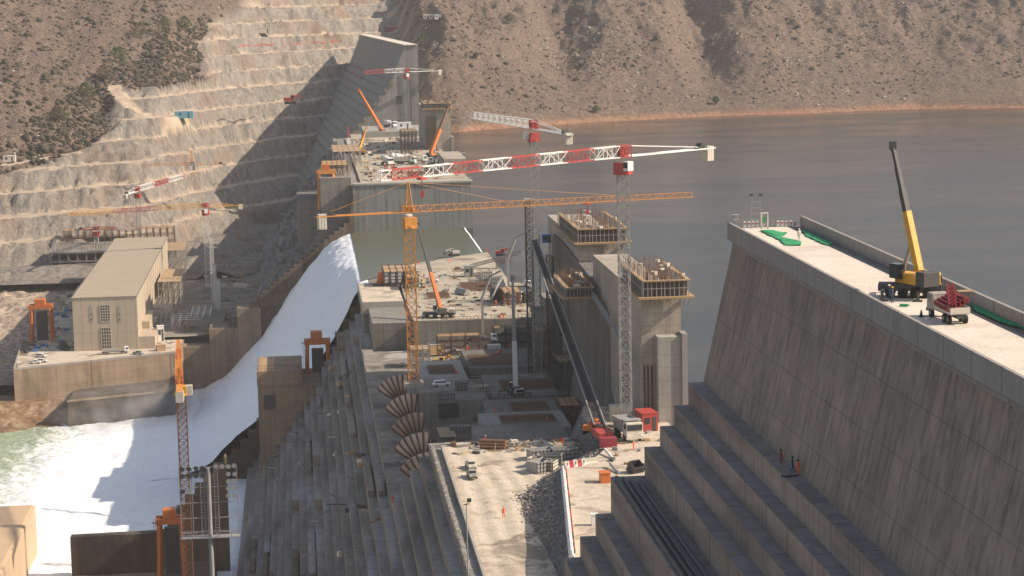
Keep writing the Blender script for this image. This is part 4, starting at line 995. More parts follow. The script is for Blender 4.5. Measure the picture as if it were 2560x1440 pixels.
def tower_crane(label, pbase, Y, pyv, ptip, pctr, mast='steel', head='red', jibc=('white', 'red'), w=2.2, hj=2.0, cat_head=None, tie=False, cw=1.5, base=True, zbase=None, pyb=None, seg=4, detail=1, hook=None, tri=False, ytip=None, grp='tower cranes'):
    """pbase pixel of the foot at distance Y; pyv pixel row of the jib at the mast; ptip / pctr pixels of the jib end and of the counter-jib end"""
    B = P(pbase[0], pbase[1], Y=Y)
    if zbase is not None: B.z = zbase
    zj = P(pbase[0], pyv, Y=Y).z; A = Vector((B.x, B.y, zj))
    Tp = P(*ptip, Z=zj) if ytip is None else P(*ptip, Y=ytip); Tp.z = zj
    d = (Tp-A); jl = d.length; d.normalize(); Ct = P(*pctr, Z=zj); cl = (Ct-A).length; C_ = A-d*cl
    sid = Vector((-d.y, d.x, 0)); az = math.atan2(d.y, d.x)
    r = empty('tower_crane', B, label=label, cat='tower crane', group=grp); W = r.location
    zt = zj-1.6*w
    n = max(6, int((zt-B.z)/(w*1.05)))
    if zt-B.z > 1: MB(W).lattice(B, (B.x, B.y, zt), w, n, .17*w/2, .09*w/2).build('mast', M[mast], r)
    if base: MB(W).box(B.x, B.y, B.z+.6, w*2.0, w*2.0, 1.6).build('footing', M['lightgrey'], r, bevel=.08)
    b = MB(W); b.box(B.x, B.y, zt+.5*w, w*1.3, w*1.3, w*1.15, az); b.tube((B.x, B.y, zt-.1), (B.x, B.y, zt+.25*w), w*.75, 14); b.build('slewing_unit', M[head], r, bevel=.05)
    q = A-Vector((0, 0, 1.0))+sid*(w*.95)+d*.6; MB(W).box(q.x, q.y, q.z-.9, 1.8, 1.4, 2.1, az).build('operator_cab', M['white'], r, bevel=.06)
    MB(W).box(q.x+d.x*.95, q.y+d.y*.95, q.z-.7, .12, 1.2, 1.2, az).build('cab_window', M['glass'], r)
    up = Vector((0, 0, 1)); lo = A+up*.0
    ns = max(8, int(jl/hj*.9)); k = max(1, ns//seg)
    i = 0; s = 0; start = w*.6
    while i < ns:
        j = min(ns, i+k); a = A+d*(start+(jl-start)*i/ns); e = A+d*(start+(jl-start)*j/ns)
        hh = lambda t: hj*(1.0-.22*t)
        b = MB(W); h0, h1 = hh(i/ns), hh(j/ns)
        b.lattice(a+up*h0/2, e+up*h1/2, w*.62*h0/hj, j-i, .17*hj/2, .10*hj/2, w2=w*.62*h1/hj, h=h0, tri=tri, x=False)
        b.build('jib_section', M[jibc[s % len(jibc)]], r); s += 1; i = j
    b = MB(W); b.lattice(A+up*hj*.5-d*w*.8, A+up*hj*.5+d*w*.65, w*.75, 3, .2, .14, h=hj); b.box(A.x, A.y, A.z+hj*.35, w*.5, w*.5, hj*.8, az); b.build('jib_root', M[head], r)
    b = MB(W)
    for sx in (-1, 1):
        o_ = sid*sx*w*.4
        b.beam(A-d*w*.8+o_+up*.1, C_+o_+up*.1, .22, .3)
        if not cat_head: b.beam(A-d*w*.8+o_+up*hj*.95, C_+d*3+o_*.4+up*.4, .16)
        for t in range(6): pass
    for t in range(9): a = A.lerp(C_, .12+t*.11); b.beam(a+sid*w*.4, a-sid*w*.4, .12)
    b.beam(A-d*w, C_, w*.7, .08)
    b.build('counter_jib', M[jibc[0]], r)
    b = MB(W)
    for t in range(3): q = C_+d*(1.0+t*.75); b.box(q.x, q.y, q.z-cw*.55, .65, w*.85, cw*1.7, az)
    b.build('counterweight', M['cream'] if cw > 1.2 else M['dark'], r, bevel=.04)
    q = C_+d*4.2; b = MB(W); b.tube(q+sid*w*.35+up*.8, q-sid*w*.35+up*.8, .7, 10); b.box(q.x, q.y, q.z+.5, 2.4, w*.7, .6, az); b.build('winch', M['dark'], r)
    if cat_head:
        top = Vector((A.x, A.y, P(pbase[0], cat_head, Y=Y).z)); MB(W).lattice(A, top, w*.8, 6, .16, .1, w2=.3).build('apex', M[jibc[0]], r)
        b = MB(W)
        for f in (.33, .72): rope(b, top, A+d*jl*f+up*hj*.9, .055)
        rope(b, top, C_+d*1.5+up*.4, .055); b.build('tie_bars', M[jibc[0]], r)
    if hook:
        q = A+d*jl*hook[0]; b = MB(W); b.box(q.x, q.y, q.z-.35, 1.6, w*.6, .5, az); b.build('trolley', M['red'], r)
        b = MB(W); rope(b, q+sid*.2, q+sid*.2-up*hook[1], .05); rope(b, q-sid*.2, q-sid*.2-up*hook[1], .05); b.build('hoist_rope', M['dark'], r)
        MB(W).box(q.x, q.y, q.z-hook[1]-.6, .7, .5, 1.3).build('hook_block', M['red'], r)
    return r

def gantry(label, px, py, Y, Hm=20, wd=8.6, dp=7, colour='orange', rz=0, body='orange', zb=None, shaft=True):
    B = P(px, py, Y=Y); r = empty('gantry_crane', B, rz, label, 'gantry crane', 'gate gantries')
    for sx in (-1, 1):
        b = MB()
        for sy in (-1, 1): b.beam((sx*wd/2, sy*dp/2, 0), (sx*(wd/2-.5), sy*dp*.32, Hm*.82), 1.1, 1.1)
        b.beam((sx*wd/2, -dp/2, .5), (sx*wd/2, dp/2, .5), .9); b.beam((sx*(wd/2-.2), -dp*.42, Hm*.4), (sx*(wd/2-.2), dp*.42, Hm*.4), .5)
        b.build('leg', M[colour], r)
    b = MB(); b.box(0, -dp*.3, Hm*.85, wd+1.2, 1.3, 1.8); b.box(0, dp*.3, Hm*.85, wd+1.2, 1.3, 1.8); b.box(-wd/2, 0, Hm*.85, 1.2, dp*.7, 1.5); b.box(wd/2, 0, Hm*.85, 1.2, dp*.7, 1.5); b.build('girder', M[colour], r)
    MB().box(-.3, 0, Hm*.96, wd*.5, dp*.7, Hm*.13).build('hoist_house', M[body], r, bevel=.08)
    b = MB()
    for i in range(9): b.beam((-wd/2-1.1, -dp/2, i*Hm*.1), (-wd/2-.5, -dp/2, i*Hm*.1), .1)
    for x in (-1.1, -.5): b.beam((-wd/2+x, -dp/2, 0), (-wd/2+x, -dp/2, Hm*.9), .1)
    b.box(-wd/2-1, -dp/2, Hm*.85, 1.4, 1.2, .15); b.build('ladder', M['rust'], r)
    if shaft:
        MB().box(0, 1.5, Hm*.36, wd*.52, 2.2, Hm*.72).build('gate_frame', M['dark'], r)
        b = MB(); rope(b, (-1, 0, Hm*.8), (-1, 1.5, Hm*.7)); rope(b, (1, 0, Hm*.8), (1, 1.5, Hm*.7)); b.build('hoist_rope', M['steel'], r)
    return r
def container(label, loc, size, mat, rz=0, roof=None, door=True, cat='cabin', name='site_cabin', grp='site cabins and containers'):
    r = empty(name, loc, rz, label, cat, grp); x, y, z = size
    MB().box(0, 0, z/2, x, y, z).build('body', M[mat], r, bevel=.04)
    MB().box(0, 0, z+.06, x+.25, y+.25, .12).build('roof', M[roof or mat], r)
    if door:
        MB().box(x*.25, -y/2-.03, z*.42, .9, .06, z*.78).build('door', M['dark'], r)
        MB().box(-x*.2, -y/2-.03, z*.6, 1.2, .06, z*.35).build('window', M['glass'], r)
    return r
def formbox(label, loc, size, rz=0, mat='steel', name='steel_form', grp='steel formwork boxes', tilt=0):
    """open topped steel shutter box with ribs"""
    r = empty(name, loc, rz, label, 'formwork box', grp); x, y, z = size; t = .12
    r.rotation_euler = (tilt, 0, rz)
    b = MB(); b.box(0, -y/2, z/2, x, t, z); b.box(0, y/2, z/2, x, t, z); b.box(-x/2, 0, z/2, t, y, z); b.box(x/2, 0, z/2, t, y, z); b.box(0, 0, .1, x, y, .12)
    b.build('panels', M[mat], r)
    b = MB(); n = max(3, int(x/.8))
    for i in range(n+1): b.box(-x/2+x*i/n, -y/2-.12, z/2, .1, .16, z)
    for k in (.15, .5, .85): b.box(0, -y/2-.1, z*k, x, .12, .12); b.box(x/2+.1, 0, z*k, .12, y, .12)
    b.build('ribs', M['dark'], r)
    return r
def frame_tower(name, label, loc, sx, sy, sz, nx, ny, nz, mat='steel', t=.12, cat='scaffold', grp='scaffolds', deck='timber', rz=0):
    """each lift of scaffold: posts and ledgers as one cage, boarded decks as parts"""
    r = empty(name, loc, rz, label, cat, grp); b = MB()
    for i in range(nx+1):
        for j in range(ny+1):
            x, y = -sx/2+sx*i/nx, -sy/2+sy*j/ny; b.beam((x, y, 0), (x, y, sz+.4), t)
    for k in range(1, nz+1):
        z = sz*k/nz
        for j in range(ny+1): b.beam((-sx/2, -sy/2+sy*j/ny, z), (sx/2, -sy/2+sy*j/ny, z), t*.8)
        for i in range(nx+1): b.beam((-sx/2+sx*i/nx, -sy/2, z), (-sx/2+sx*i/nx, sy/2, z), t*.8)
    for i in range(nx): b.beam((-sx/2+sx*i/nx, -sy/2, 0), (-sx/2+sx*(i+1)/nx, -sy/2, sz), t*.7)
    b.build('frame', M[mat], r)
    if deck: MB().box(0, 0, sz-.05, sx+.3, sy+.2, .1).build('deck', M[deck], r)
    return r
# ================================================================== tower cranes
tower_crane('large red and white tower crane on a grey lattice mast beside the intake tower', (1565, 1030), 473, 392, (948, 452), (1724, 368), w=2.35, hj=2.5, zbase=11.5, seg=7, cw=2.0, hook=(.84, 3))
tower_crane('amber tower crane with a pointed apex standing in the middle of the pit', (1034, 958), 590, 530, (1730, 492), (783, 540), mast='amber', head='amber', jibc=('amber',), w=2.7, hj=1.7, cat_head=455, zbase=1.0, seg=3, cw=2.4, tri=True, hook=(.62, 2))
tower_crane('red headed tower crane standing behind the long inclined conveyor', (1346, 987), 640, 322, (1182, 296), (1432, 338), w=2.3, hj=2.6, zbase=-9, seg=2, jibc=('white', 'white'), cw=1.9)
tower_crane('slim red and white tower crane in front of the tall far dam block', (1020, 330), 1437, 180, (912, 183), (1050, 176), w=2.6, hj=2.6, zbase=15.9, seg=2, ytip=1425, cw=2.0)
tower_crane('short jibbed red and white tower crane behind the powerhouse', (349, 600), 1240, 478, (460, 444), (303, 488), w=2.4, hj=2.8, zbase=-45, seg=3)
tower_crane('long jibbed pale tower crane on a white mast beside the powerhouse', (521, 715), 1153, 518, (168, 516), (612, 516), mast='white', w=2.6, hj=2.2, zbase=-46, seg=3, jibc=('yellow', 'red'), ytip=1130)
tower_crane('low red tower crane half hidden behind the powerhouse roof', (243, 640), 1290, 574, (345, 568), (180, 576), mast='white', w=2.4, hj=1.8, zbase=-45.6, seg=2, jibc=('red', 'white'), ytip=1280)
tower_crane('thin amber tower crane on the cut rock benches', (482, 450), 1395, 412, (352, 413), (562, 412), mast='dark', head='dark', jibc=('amber',), w=2.0, hj=1.6, cat_head=376, zbase=2, seg=2, ytip=1395)

# luffing tower crane, foreground left: slim mast with the jib pointing away
B = P(472, 1440, Y=450); zt = P(466, 985, Y=450).z
lc = empty('tower_crane', (B.x, B.y, -66), label='slim tower crane whose orange jib points away over the foam', cat='tower crane', group='tower cranes'); W = lc.location
MB(W).lattice((B.x, B.y, -66), (B.x, B.y, zt), 1.9, 66, .17, .09).build('mast', M['rust'], lc)
MB(W).box(B.x, B.y, -65.5, 5, 5, 1.2).build('footing', M['lightgrey'], lc)
b = MB(W); b.box(B.x, B.y, zt+.9, 2.3, 2.3, 1.8); b.tube((B.x, B.y, zt-.2), (B.x, B.y, zt+.3), 1.6, 14); b.build('slewing_unit', M['yellow'], lc, bevel=.05)
MB(W).box(B.x+1.7, B.y-.3, zt+.9, 1.3, 1.6, 2.0).build('operator_cab', M['cream'], lc)
a0_ = Vector((B.x-.3, B.y, zt+2)); tp = P(446, 855, Z=zt+2.0)
for i in range(4):
    p, q = a0_.lerp(tp, i/4), a0_.lerp(tp, (i+1)/4)
    MB(W).lattice(p, q, 1.5-.15*i, 6, .2, .11, h=1.6-.15*i).build('jib_section', M[('orange', 'amber')[i % 2]], lc)
MB(W).beam(a0_, a0_+(a0_-tp).normalized()*9, 1.4, .3).build('counter_jib', M['amber'], lc)
q = a0_+(a0_-tp).normalized()*8; MB(W).box(q.x, q.y, q.z-1, 1.6, 2.2, 2.2).build('counterweight', M['cream'], lc)
b = MB(W); top = a0_+Vector((0, 0, 3.6)); b.beam(a0_, top, .4); rope(b, top, a0_.lerp(tp, .6)+Vector((0, 0, 1)), .06); b.build('apex', M['amber'], lc)

# ================================================================== gantries
gantry('orange gantry over a dark gate slot beside the near chute wall', 797, 978, 790, 22, 8.4, 6, 'orange')
gantry('amber gantry on the far stub wall above the white chute', 818, 522, 1012, 20.5, 7.6, 6, 'amber')
gantry('orange gantry in the shade of the powerhouse end wall', 107, 856, 1010, 20, 9.6, 8, 'orange')
gantry('rust orange gantry by the river behind the light rack', 432, 1436, 645, 20, 7.6, 6, 'orange')

# ================================================================== mobile cranes
C = lambda x, y: Vector((x, y, 73.56))
cb = P(2275, 742, Z=73.56)
mobile_crane('yellow mobile crane on the white dam crest', cb, P(2232, 364, Y=cb.y+3), 'yellow', ('yellow', 'dark'),   .47, R(72), 7.2, 2.4, .74, hook=None, pivot_z=3.2)
db = P(1098, 792, Z=.9)
mobile_crane('orange and cream mobile crane with a black boom on the dusty deck', db, P(1044, 562, Y=db.y+20), 'cream', ('orange', 'dark'), .42, R(78), 11, 3.0, 1.15, pivot_z=3)
wb = P(1289, 990, Z=-4.7)
mobile_crane('mobile crane in the pit with a white upright boom', wb, P(1281, 695, Y=wb.y+6), 'white', ('white', 'steel'), .42, R(10), 9, 2.8, 1.3)
fb1 = P(955, 338, Z=22.1); mobile_crane('orange mobile crane leaning toward the rock cut on the far deck', P(952, 338, Z=22), P(898, 226, Y=1315), 'orange', ('orange', 'orange'), .5, R(40), 9, 3, 1.6, pivot_z=3)
fb2 = P(1082, 396, Z=22.1); mobile_crane('orange mobile crane with a dark boom top beside the far intake tower', fb2, P(1122, 263, Y=fb2.y+10), 'orange', ('orange', 'rust'), .5, R(80), 10, 3, 1.6, hook=7)
fb3 = P(902, 388, Z=25); mobile_crane('small yellow mobile crane on the timber staging', fb3, P(916, 320, Y=fb3.y+4), 'yellow', ('yellow', 'amber'), .5, R(60), 6, 2.4, 1.0)
fb4 = P(872, 384, Z=25); mobile_crane('small red mobile crane with an upright boom on the timber staging', fb4, P(871, 318, Y=fb4.y+2), 'red', ('white', 'red'), .5, R(70), 5, 2.2, .9)

# ================================================================== concrete placing booms
def pump(label, base, pts, mat='steel'):
    r = put_truck('pump', base, R(75), label, 'white', 9.5, 2.5); W = Vector((0, 0, 0)); inv = Matrix.Rotation(-R(75), 4, 'Z')
    loc = [inv @ (Vector(p)-Vector(base)) for p in pts]
    b = MB()
    for i, (p, q) in enumerate(zip(loc, loc[1:])): b.beam(p, q, .75-.1*i, .75-.1*i); b.tube(p+Vector((.4, 0, 0)), q+Vector((.4, 0, 0)), .15, 6)
    b.build('placing_boom', M[mat], r); return r
pb = P(1208, 856, Z=-5.9)
pump('concrete pump in the pit whose arm climbs and bends over the deck', pb, [pb+Vector((0, 0, 2)), P(1205, 745, Y=pb.y), P(1226, 690, Y=pb.y-2), P(1254, 676, Y=pb.y-4)])
pb = P(1272, 750, Z=.7)
pump('second concrete pump with a folded arm by the steel shutters', pb, [pb+Vector((0, 0, 2)), P(1256, 690, Y=pb.y-2), P(1240, 720, Y=pb.y-6), P(1228, 750, Y=pb.y-8)])

# ================================================================== long inclined conveyor
cv = empty('conveyor', P(1508, 1092, Z=12), label='long twin railed conveyor climbing from the yard to the support towers', cat='conveyor'); W = cv.location
a = P(1500, 1068, Z=13.8); e = P(1334, 602, Y=628)
dvec = (e-a); L_ = dvec.length; side = Vector((1, 0, 0))
for s_ in (-1, 1):
    b = MB(W); o_ = side*s_*1.0
    b.beam(a+o_, e+o_*.8, .28, 1.1); b.build('rail', M['dark'], cv)
    MB(W).beam(a+o_*1.25+Vector((0, 0, .62)), e+o_+Vector((0, 0, .62)), .22, .12).build('handrail', M['steel'], cv)
b = MB(W)
for i in range(46): q = a+dvec*(i/45); b.beam(q-side, q+side, .14); (b.beam(q-side, a+dvec*((i+1)/45)+side, .1) if i < 45 else None)
b.build('cross_bracing', M['rust'], cv)
MB(W).beam(a+Vector((0, 0, .15)), e+Vector((0, 0, .15)), 1.0, .12).build('belt', M['black'], cv)
b = MB(W); q = a+Vector((.3, -2, -1)); b.box(q.x, q.y, q.z, 3.4, 7, 1.6, R(6)); b.box(q.x-1.0, q.y+5, q.z+.8, 2.0, 3, 1.6, R(6)); b.build('hopper', M['red'], cv, bevel=.05)
q = P(1520, 1105, Z=12.5); MB(W).box(q.x, q.y, 12.5, 3.6, 2.4, 2).build('loading_box', M['red_white'], cv)
for px, pyt, Y, lb_ in ((1321, 500, 655, 'dark lattice column, left one of the conveyor supports'), (1374, 640, 628, 'dark lattice column with a blue cabin at its head'), (1392, 700, 610, 'dark lattice column nearest the intake wall')):
    q = P(px, pyt, Y=Y); r = empty('lattice_column', (q.x, Y, -9), label=lb_, cat='column', group='conveyor support columns')
    MB(r.location).lattice((q.x, Y, -9), (q.x, Y, q.z), 2.0, 20, .3, .15).build('frame', M['dark'], r)
    MB(r.location).box(q.x, Y, q.z+.2, 2.8, 2.8, .4).build('head_plate', M['steel'], r)
q = P(1366, 606, Y=628); container('small blue cabin on the conveyor support column', (q.x, 628, q.z), (2.6, 2.4, 2.3), 'blue')
# elevated collector conveyors on the deck
def belt(label, p, q, w=1.8, mat='steel'):
    r = empty('conveyor', p, label=label, cat='conveyor', group='belt conveyors on the deck'); b = MB(p)
    b.lattice(p, q, w, 14, .2, .12, h=1.2); b.build('truss', M[mat], r); MB(p).beam(Vector(p)+Vector((0, 0, .7)), Vector(q)+Vector((0, 0, .7)), w*.8, .15).build('belt', M['black'], r)
    m_ = Vector(p).lerp(q, .55); g = Vector((m_.x, m_.y, .6)); MB(p).lattice(g, m_, 1.2, 4, .15, .1).build('support_leg', M[mat], r)
belt('grey belt conveyor rising over the far side of the dusty deck', P(1168, 668, Y=850), P(1306, 630, Y=840), mat='steel')
belt('pale belt conveyor sloping down toward the steel shutters', P(1168, 684, Y=838), P(1240, 700, Y=800), mat='white')
container('grey drive house at the meeting point of the deck conveyors', P(1172, 690, Z=.6), (3.5, 4, 4), 'steel', name='drive_house')

# ================================================================== penstock bends
wood = conc('penstock_lining', (.68, .48, .34), .15, .3, 0, 0, 0, stain=(.35, .22, .14)); band = paint('brown_band', (.12, .06, .035), .8, .4)
def elbow(label, px, py, Y):
    """upper half of a large pipe bend: barrel segments between dark ribs"""
    top = P(px, py, Y=Y); Rb, r0 = 5.6, 2.9      # bend radius and pipe radius
    c = Vector((top.x, Y+r0, top.z-Rb-r0*.9))
    r = empty('penstock_bend', c, label=label, cat='penstock bend', group='penstock bends')
    A0, A1, n = R(78), R(146), 6
    def ring(t, rr_): 
        ctr = Vector((c.x+Rb*math.cos(t), c.y, c.z+Rb*math.sin(t))); rad = Vector((math.cos(t), 0, math.sin(t)))
        return [ctr+rad*rr_*math.cos(p)+Vector((0, 1, 0))*rr_*math.sin(p) for p in [math.pi*2*k/22 for k in range(22)]]
    for i in range(n):
        t0, t1 = A0+(A1-A0)*(i+.09)/n, A0+(A1-A0)*(i+.91)/n
        b = MB(c); rr_ = [ring(t0, r0), ring((t0+t1)/2, r0*1.015), ring(t1, r0)]
        vs = sum(rr_, []); fs = [(j*22+k, j*22+(k+1) % 22, (j+1)*22+(k+1) % 22, (j+1)*22+k) for j in range(2) for k in range(22)]
        b.add(vs, fs); b.build('shell_segment', wood, r, True)
    for i in range(n+1):
        t = A0+(A1-A0)*i/n; b = MB(c); a_, d_ = ring(t-.035, r0*1.07), ring(t+.035, r0*1.07)
        b.add(a_+d_, [(k, (k+1) % 22, 22+(k+1) % 22, 22+k) for k in range(22)]+[tuple(range(22)), tuple(range(43, 21, -1))]); b.build('rib', band, r)
    return r
for (px, py, Y, lb_) in ((1076, 1140, 506, 'tan penstock bend beside the corner of the sandy yard'), (1058, 1090, 532, 'second tan penstock bend up from the sandy yard'), (1046, 1040, 558, 'middle one of the five tan penstock bends'),
                        (1028, 992, 584, 'fourth tan penstock bend, just in front of the amber crane foot'), (1006, 944, 612, 'farthest tan penstock bend, beneath the amber crane mast')):
    elbow(lb_, px, py, Y)

# ================================================================== dam crest objects
def cloth(label, pts, mat='greencloth', z=73.6):
    r = random.Random(len(label)); vs = []; c = 0
    q0_ = [P(px, py, Z=z) for px, py in pts]; q = []
    for a_, c_ in zip(q0_, q0_[1:]+q0_[:1]):
        n_ = max(2, int((c_-a_).length/.8))
        q += [a_.lerp(c_, k/n_)+(Vector((r.uniform(-.14, .14), r.uniform(-.3, .3), 0)) if k else Vector((0, 0, 0))) for k in range(n_)]
    cc = sum(q, Vector((0, 0, 0)))/len(q); b = MB(cc)
    n = len(q); b.add([v+Vector((0, 0, .02)) for v in q]+[v+Vector((0, 0, .08+r.random()*.12)) for v in q]+[cc+Vector((0, 0, .16))], [(k, (k+1) % n, n+(k+1) % n, n+k) for k in range(n)]+[(n+k, n+(k+1) % n, 2*n) for k in range(n)])
    return tag(b.build('green_cloth', M[mat]), label, 'cloth', 'green cloths on the crest')
cloth('large green cloth spread on the crest roadway behind the worker', [(1900, 577), (1925, 577), (1968, 583), (1950, 594), (2004, 606), (2002, 614), (1962, 613), (1948, 600)])
cloth('rumpled green cloth lying along the crest kerb', [(2006, 577), (2024, 583), (2050, 595), (2080, 608), (2078, 614), (2062, 612), (2040, 602), (2015, 590)])
cloth('small green rag beside the crest parapet near the crane', [(2234, 664), (2246, 668), (2243, 673), (2232, 670)])
cloth('long green strip of cloth by the crest parapet beside the truck', [(2415, 748), (2440, 762), (2500, 790), (2560, 812), (2560, 822), (2500, 806), (2440, 778)])
person('worker in pale clothes standing between the green cloths on the dam crest', P(1998, 604, Z=73.56), 'cream', 'white', R(200), 0)
bl = P(1903, 572, Z=73.56)
df = empty('door_frame', bl+Vector((.5, 0, 0)), label='white door frame standing at the end of the dam crest', cat='door frame'); b = MB()
for x in (-.5, .5): b.box(x, 0, 1.15, .14, .14, 2.3)
b.box(0, 0, 2.35, 1.14, .14, .14); b.box(0, 0, .1, 1.14, .14, .2); b.build('frame', M['white'], df); MB().box(0, .03, 1.2, .8, .04, 2.0).build('door_leaf', M['lightgrey'], df)
MB().box(0, -.02, 1.4, .3, .05, .9).build('green_panel', M['greencloth'], df)
for i in range(11):
    px = 1862+i*10.5+(8 if i > 4 else 0); q = P(px+(0 if i < 5 else 12), 568-i*.3, Z=73.56)
    if i in (5,): continue
    r = empty('barrier', q, label=f'small red and white barrier at the crest end, {("first","second","third","fourth","fifth","sixth","seventh","eighth","ninth","tenth","eleventh")[i]} from the parapet corner' , cat='barrier', group='barriers on the crest')
    MB().box(0, 0, .45, .42, .2, .9, top=.8).build('body', M['white'], r, bevel=.03); MB().box(0, -.12, .55, .3, .05, .22).build('band', M['red'], r)
b = MB((70, YN-.4, 73.5))
for x in np.arange(64.5, 74.3, 1.1): b.beam((x, YN-.4, 73.5), (x, YN-.4, 74.9), .05)
for z in (74.0, 74.5, 74.9): b.beam((64.5, YN-.4, z), (74.3, YN-.4, z), .04)
tag(b.build('guard_rail', M['steel']), 'thin steel guard rail across the end of the dam crest', 'railing')
container('small grey junction box on the parapet corner', P(1838, 552, Y=YN-.6), (.8, .6, .8), 'steel', door=False, name='junction_box', cat='box', grp=None)
fl = P(1890, 566, Y=YN-2); fs_ = empty('floodlight_stand', (fl.x, fl.y, 73.5), label='thin floodlight stand with two lamps at the crest end', cat='floodlight')
b = MB(fs_.location); zt = P(1890, 490, Y=YN-2).z
for dx in (-.8, .8): b.beam((fl.x+dx, fl.y, 73.5), (fl.x+dx*.7, fl.y, zt), .08)
for k in range(5): b.beam((fl.x-.75, fl.y, 74+k*.9), (fl.x+.75, fl.y, 74+k*.9), .06)
b.build('frame', M['steel'], fs_)
for dx in (-.7, .7): MB(fs_.location).box(fl.x+dx, fl.y, zt+.2, .5, .4, .35).build('lamp', M['dark'], fs_)
ft_ = put_truck('flatbed', P(2370, 800, Z=73.56), R(184), 'dusty flatbed truck loaded with maroon steel frames on the dam crest', 'dusty', 8.5, 2.5, .86)
b = MB((0, 0, 0)); r = random.Random(3)
ld = empty('frame_pile', ft_.location+Vector((.1, -1.2, 1.5)), R(4), 'pile of maroon lattice frames on the dusty flatbed truck', 'steel frames')
for i in range(5):
    MB().lattice((-1.1+i*.45, -2.2, .2+i*.22), (-.9+i*.42, 2.4, .3+i*.2), .5, 8, .09, .06).build('frame', M['red_white'], ld)
MB().lattice((-.9, -2.3, .6), (-.5, -.6, 2.4), .7, 5, .1, .06).build('frame', M['red_white'], ld)
MB().box(.7, -1.6, 2.0, 1.6, .9, .08).build('board', M['timber'], ld)
for (px, py, lb_) in ((2258, 766, 'dark green gas bottle lying on the crest roadway'),):
    q = P(px, py, Z=73.6); b = MB(q); b.tube(q+Vector((-.4, .1, .15)), q+Vector((.5, -.2, .15)), .16, 10); b.tube(q+Vector((.5, -.2, .15)), q+Vector((.7, -.26, .15)), .06, 8); tag(b.build('gas_bottle', M['greencloth']), lb_, 'gas bottle')
q = P(2303, 792, Z=73.56); cn = empty('traffic_cone', q, label='dark traffic cone behind the crane on the crest', cat='cone'); MB().tube((0, 0, .05), (0, 0, .8), .22, 10, .04).build('cone', M['black'], cn); MB().box(0, 0, .03, .55, .55, .06).build('base', M['black'], cn)
person('worker in dark clothes standing beside the yellow crane', P(2222, 752, Z=73.56), 'navy', 'white', R(90), 1)
person('worker in dark clothes bending beside the crest truck', P(2230, 757, Z=73.56), 'navy', 'yellow', R(30), 0)

# ================================================================== people on the steps and around
stz = 50.42
person('worker in maroon jacket, first of three on the top step below the tall wall', P(1952, 1160, Z=stz), 'red_white', 'black', R(120), 0)
person('worker in dark blue on the top step below the tall wall', P(1981, 1178, Z=stz), 'navy', 'navy', R(80), 1)
person('worker in bright orange reaching out on the top step below the tall wall', P(1995, 1186, Z=stz), 'orangecloth', 'black', R(-80), 2)
b = MB(P(1975, 1192, Z=stz)); q = P(1975, 1192, Z=stz); b.beam(q+Vector((-1.1, 0, .1)), q+Vector((1.1, .3, .1)), .35, .12); tag(b.build('plank', M['dark']), 'dark plank lying across the top step near three workers', 'plank')
person('worker in red overalls walking on the sandy yard', P(1259, 1294, Z=7.3), 'orangecloth', 'orange', R(10), 1, 1.2)
person('worker in orange on the dark step just under the front penstock bend', Vector((18.5, 478, -5.05)), 'orangecloth', 'red', 0, 0)
person('worker in orange on the long dark steps below the penstock bends', Vector((11.9, 430, -14.05)), 'orangecloth', 'orange', 1, 1)
person('worker in orange low on the long dark steps at the bottom of the picture', Vector((16.3, 388, -8.05)), 'orangecloth', 'white', 2, 2)
for i, (px, py, lb_) in enumerate([(1046, 662, 'worker in orange at the edge of the deck behind the amber mast'), (1124, 658, 'worker in orange alone on the far side of the deck'), (1216, 632, 'worker in orange at the water corner of the deck'), (1240, 765, 'worker in orange beside the steel shutters'),
                                  (1252, 800, 'worker in orange at the front rim of the deck'), (1260, 798, 'second worker in orange at the front rim of the deck')]):
    person(lb_, P(px, py, Z=.8), 'orangecloth', 'white' if i % 2 else 'orange', i, i % 3, 1.15)

# ================================================================== yard objects
put_pickup(P(1177, 1170, Z=7.2), R(5), 'pale pickup parked behind another by the yard edge wall', 'cream')
put_pickup(P(1180, 1193, Z=7.2), R(3), 'grey pickup nearest the lamp post on the yard edge', 'steel')
put_truck('dump', P(1570, 1096, Z=11.55), R(8), 'big cream dump truck facing us at the foot of the grey crane mast', 'cream', 7.2, 2.7, 1.45)
container('maroon container beside the cream dump truck', P(1616, 1072, Z=11.55), (3.6, 6, 4.0), 'red', R(8), 'red')
container('tan hut at the foot of the grey crane mast', P(1552, 1048, Z=11.55), (5, 3, 3.2), 'cream', door=False)
for (px, py, s, rz, lb_) in [(1352, 1146, (5.4, 3.2, 2.2), .3, 'open steel shutter box farthest back on the sand'), (1375, 1160, (5.0, 3.0, 2.2), -.2, 'open steel shutter box in the middle of the heap'), (1350, 1178, (4.6, 3.4, 2.4), .6, 'dark open steel shutter box lying at the front of the heap'),
                            (1338, 1166, (2.4, 2.6, 2.0), 1.0, 'small cream steel shutter at the heap edge'), (1412, 1146, (5.6, 3.0, 2.4), .1, 'long steel shutter box beside the red and white barriers'), (1378, 1176, (2.0, 3.0, 2.2), -.5, 'narrow cream steel shutter by the embankment top')]:
    formbox(lb_, P(px, py, Z=7.2), s, rz, 'cream' if 'cream' in lb_ else 'steel')
bar = None
def jersey(label, p, rz, mat, L=2.0, grp='barriers on the embankment edge'):
    r = empty('barrier', p, rz, label, 'barrier', grp); MB().prism([(-.35, 0), (-.3, .25), (-.12, .45), (-.1, 1.0), (.1, 1.0), (.12, .45), (.3, .25), (.35, 0)], -L/2, L/2).build('body', M[mat], r)
    r.scale = (1.5, 1, 1.35)
    if mat == 'white': MB().box(-.36, 0, .62, .2, .16, .5).build('peg', M['red' if rr.random() < .4 else 'dark'], r)
    return r
